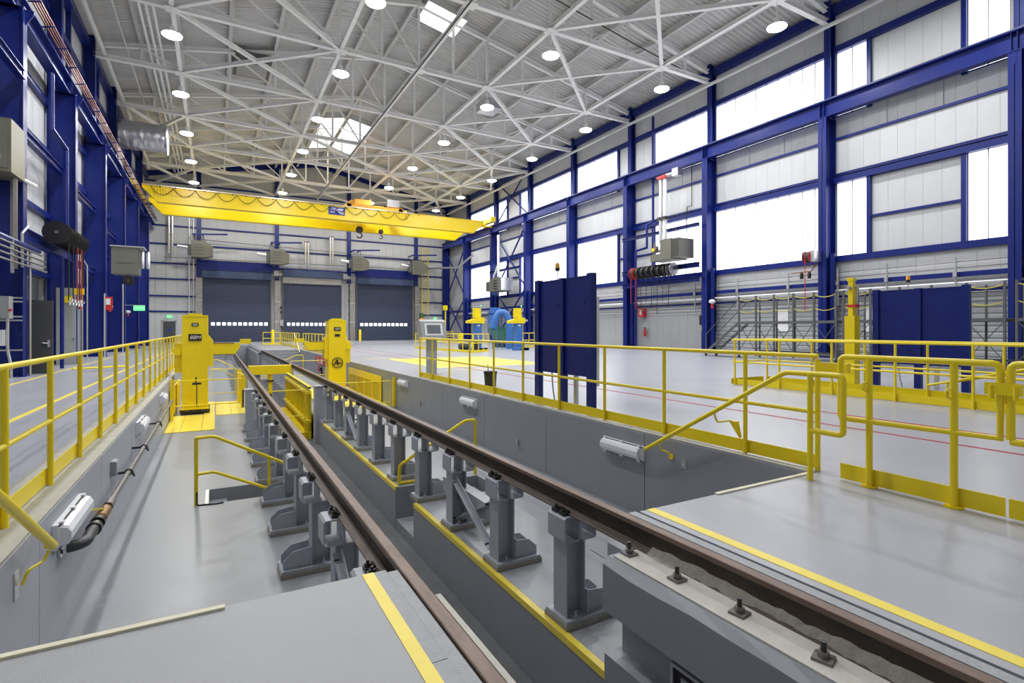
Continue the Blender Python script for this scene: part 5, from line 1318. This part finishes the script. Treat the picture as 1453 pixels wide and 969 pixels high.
# horizontal beams between the columns
def lbeam(lab, y0, y1, z, x=-5.55, s=.3): o = MB().ibeam((x, y0, z), (x, y1, z), s*.7, s, .03).build('wall_beam', BLUE); tag(o, lab, 'steel beam')
lbeam('blue beam spanning the first two copper bar wall columns, upper one', 22.9, 29.9, 8.3, -5.9); lbeam('blue beam carrying the black reel bank', 22.9, 29.9, 4.55, -5.55, .4)
lbeam('blue beam between the second and third copper bar wall columns', 30.3, 37.2, 8.0, -5.9); lbeam('blue lower beam between second and third copper bar wall columns', 30.3, 37.2, 4.6, -5.9)
lbeam('blue beam between the third and fourth copper bar wall columns', 37.6, 44.5, 7.5, -5.9)
lbeam('blue beam above the grey heater box', 12, 22.5, 9.6, -5.45, .3)
for i in range(9):
    reel(-5.05, 25.0+.36*i, 4.95, .42, BLKS, f'black hose reel on the copper bar wall, {ORD[i]} from the open door', 'black hose reels on the copper bar wall')
    mt_ = RED if i in (5, 7) else BLK
    if i % 2 == 1 or i > 5: pipe([(-4.8, 25.0+.36*i, 4.75), (-4.8, 25.0+.36*i, 2.5)], .022, mt_, 'hose', f'thin hose below the black reel bank, under the {ORD[i]} reel from the door', 'hose', 6, 'hanging hoses of the black reel bank')
t = thing('reel_gear', 'silver hose ends and clips hanging under the black reel bank', 'hose fittings', (-4.9, 25, 2.6))
for i in range(5): MB().tube(arc((-4.8, 25.5+.5*i, 2.45), .12, 0, 2*PI, 10, 'yz'), .02, 6).build('fitting', ALU, t)
for i in range(4): run(f'grey conduit along the copper bar wall above the disconnect box, {ORD[i]} from the top', [(-5.25+.02*i, 10, 3.95-.18*i), (-5.25+.02*i, 24.2-.3*(i == 0), 3.95-.18*i-.0)], .03, PIPE, 'conduit', 'conduit', 'grey conduits on the copper bar wall')
o = MB().box(-5.33, -5.27, 21.0, 21.1, 3.1, 4.1).build('strut_channel', ALU); tag(o, 'pale upright strut holding the grey conduits', 'strut')
run('blue rail behind the grey conduits on the copper bar wall', [(-5.35, 8, 4.1), (-5.35, 24.0, 4.1)], .08, BLUE, 'wall_beam', 'steel beam')
run('dark upright pipe with orange band before the reel bank', [(-5.5, 22.0, 3.3), (-5.5, 22.0, 6.3)], .09, PIPE)
run('white pipe stub at the head of the dark upright pipe', [(-5.6, 21.5, 6.25), (-5.3, 23.4, 6.25)], .06, PLAS)
run('silver upright conduit beside the open door', [(-5.35, 23.0, -.1), (-5.35, 23.0, 4.0)], .04, ALU)
run('silver bent conduit above the open door', [(-5.4, 22.4, 3.4), (-5.4, 22.4, 4.5), (-5.4, 23.0, 4.8)], .04, ALU)
run('blue upright pipe with elbows between the first two copper bar wall columns', [(-5.7, 27.3, 11.6), (-5.7, 27.3, 9.4), (-5.5, 28.6, 9.0), (-5.5, 28.6, 5.5)], .1, BLUE)
run('blue upright pipe beside the open door', [(-5.2, 26.4, -.1), (-5.2, 26.4, 4.2)], .07, BLUE)
run('thin silver conduit on the second copper bar wall column', [(-5.3, 31.6, -.1), (-5.3, 31.6, 4.4), (-5.3, 28.6, 5.2)], .03, ALU)
run('thin silver conduit high on the third copper bar wall bay', [(-5.35, 36.4, -.1), (-5.35, 36.4, 3.4)], .04, ALU)
run('thin silver conduit beside the wall heater', [(-5.35, 43, -.1), (-5.35, 43, 4.4)], .04, ALU)
t = thing('disconnect_box', 'grey disconnect box with a red handle on the first copper bar wall column', 'switch box', (-5.7, 22.3, 2))
MB().box(-6.05, -5.62, 22.0, 22.4, 1.75, 2.45).build('enclosure', GBOX, t); MB().box(-6.0, -5.68, 21.985, 22.0, 1.8, 2.4).build('door', GBOX, t); MB().box(-5.62, -5.56, 21.98, 22.1, 1.98, 2.05).build('handle', RED, t)
for z in (2.42, 2.3, 1.82, 1.7, .75): MB().box(-6.4, -5.4, 22.4, 22.44, z-.025, z+.025).build('strut', ALU, t)
MB().box(-6.0, -5.8, 22.1, 22.38, .9, 1.4).build('receptacle', PLAS, t)
MB().tube(rnd([(-5.7, 22.2, 1.75), (-5.7, 22.2, .7), (-5.62, 22.2, .3), (-5.62, 22.2, -.12)], .2), .04, 8).build('conduit', ALU, t)
t = thing('open_door', 'dark grey door leaf standing open between the copper bar wall columns', 'door', (-5.5, 23.9, -.12))
MB().box(-6.1, -4.95, 23.86, 23.92, -.12, 2.42).build('leaf', DGREY, t)
m = MB().tube([(-5.2, 23.84, .92), (-5.05, 23.8, .92)], .02, 8); m.box(-5.08, -5.02, 23.8, 23.97, .8, 1.05); m.tube([(-5.06, 23.8, .93), (-5.22, 23.78, .95)], .015, 8); m.build('handle', ALU, t)
MB().box(-5.95, -5.45, 23.8, 23.86, 2.25, 2.32).build('closer', STEELD, t)
t = thing('office_lamp', 'lit strip lamp on the ceiling of the side room', 'ceiling lamp', (-7.3, 26.5, 3.3)); MB().box(-8.0, -6.7, 26.3, 26.7, 3.2, 3.3).build('tube', DUSK, t); MB().box(-8.05, -6.65, 26.25, 26.75, 3.3, 3.6).build('housing', PLAS, t)
t = thing('side_door', 'pale grey door between second and third copper bar wall columns', 'door', (-5.8, 29.2, -.12)); MB().box(-5.95, -5.3, 29.2, 29.25, -.12, 3.2).build('leaf', LINER, t); MB().lathe((-5.35, 29.17, 1.0), [(.03, -.03), (.03, .03)], 8, 'y').build('handle', ALU, t)
t = thing('wall_heater', 'olive grey heater box with twin white canisters on the copper bar wall', 'gas heater', (-4.9, 41, 5))
MB().box(-5.7, -4.3, 41, 42.4, 4.9, 6.6).build('casing', HEAT, t); MB().box(-5.75, -4.0, 40.9, 42.5, 6.6, 6.68).build('top_plate', GBOX, t)
for dx in (0, .3): MB().lathe((-4.1+dx, 41.2, 5.3), [(.11, 0), (.12, .1), (.12, 1.0), (.06, 1.1)], 12).build('canister', ALU, t)
MB().box(-5.4, -4.6, 40.97, 41.0, 5.6, 5.63).build('seam', STEELD, t)
reel(-4.8, 40.9, 4.5, .32, BLKS, 'black cable reel under the olive heater box', None, 'y')
for x, y, z, lab in ((-5.3, 30.1, 2.5, 'white strobe over red collar, copper bar wall second column'), (-5.3, 37.6, 2.6, 'white strobe over red collar, copper bar wall third column'), (-5.3, 44.8, 2.5, 'white strobe over red collar, copper bar wall fourth column')):
    t = thing('strobe', lab, 'strobe', (x, y, z)); MB().lathe((x, y, z), [(.05, 0), (.16, .08), (.16, .15), (.08, .22)], 12).build('dome', PLAS, t); MB().lathe((x, y, z-.18), [(.07, 0), (.07, .18)], 10).build('collar', RED, t)
t = thing('yellow_tag', 'yellow folded tag sign hanging beside the black reel bank hoses', 'sign', (-4.9, 27.8, 2.9)); MB().box(-5.1, -4.75, 27.7, 27.75, 2.85, 3.1).build('plate', YEL, t); MB().bar((-4.8, 27.72, 3.1), (-4.8, 27.72, 4.6), .015, .015).build('string', BLK, t)
t = thing('yellow_tag', 'yellow warning plate on the pale side door', 'sign', (-5.6, 29.1, 2.7)); MB().box(-5.75, -5.4, 29.12, 29.16, 2.55, 2.85).build('plate', YEL, t)
t = thing('fire_sign', 'red and white fire sign on the copper bar wall between columns', 'sign', (-5.3, 37.2, 3)); MB().box(-5.5, -5.1, 37.16, 37.215, 2.5, 3.25).build('plate', RED, t); MB().box(-5.4, -5.2, 37.14, 37.16, 2.8, 3.15).build('figure', PLAS, t)
t = thing('exit_sign', 'green exit sign hanging off the copper bar wall', 'exit sign', (-4.7, 44.5, 2.8)); MB().box(-5.45, -4.3, 44.5, 44.54, 3.05, 3.1).build('bracket', ALU, t); p = MB().box(-4.95, -4.3, 44.47, 44.53, 2.7, 3.05).build('housing', GLOW, t); text('EXIT', .24, (-4.62, 44.46, 2.87), (PI/2, 0, 0), PLAS, p)
o = MB().tube([(-4.4, 23.8, .02), (-3.0, 24.6, .02)], .04, 6).build('barrier_bar', YEL); tag(o, 'low yellow and black bar lying on the floor by the copper bar wall', 'barrier')
o = MB().box(14.05, 14.3, 6.45, 6.6, 2.4, 2.45)
for _o in list(bpy.data.objects):
    if _o.get('category') and not _o.children and _o.type == 'EMPTY': bpy.data.objects.remove(_o)
fixn()
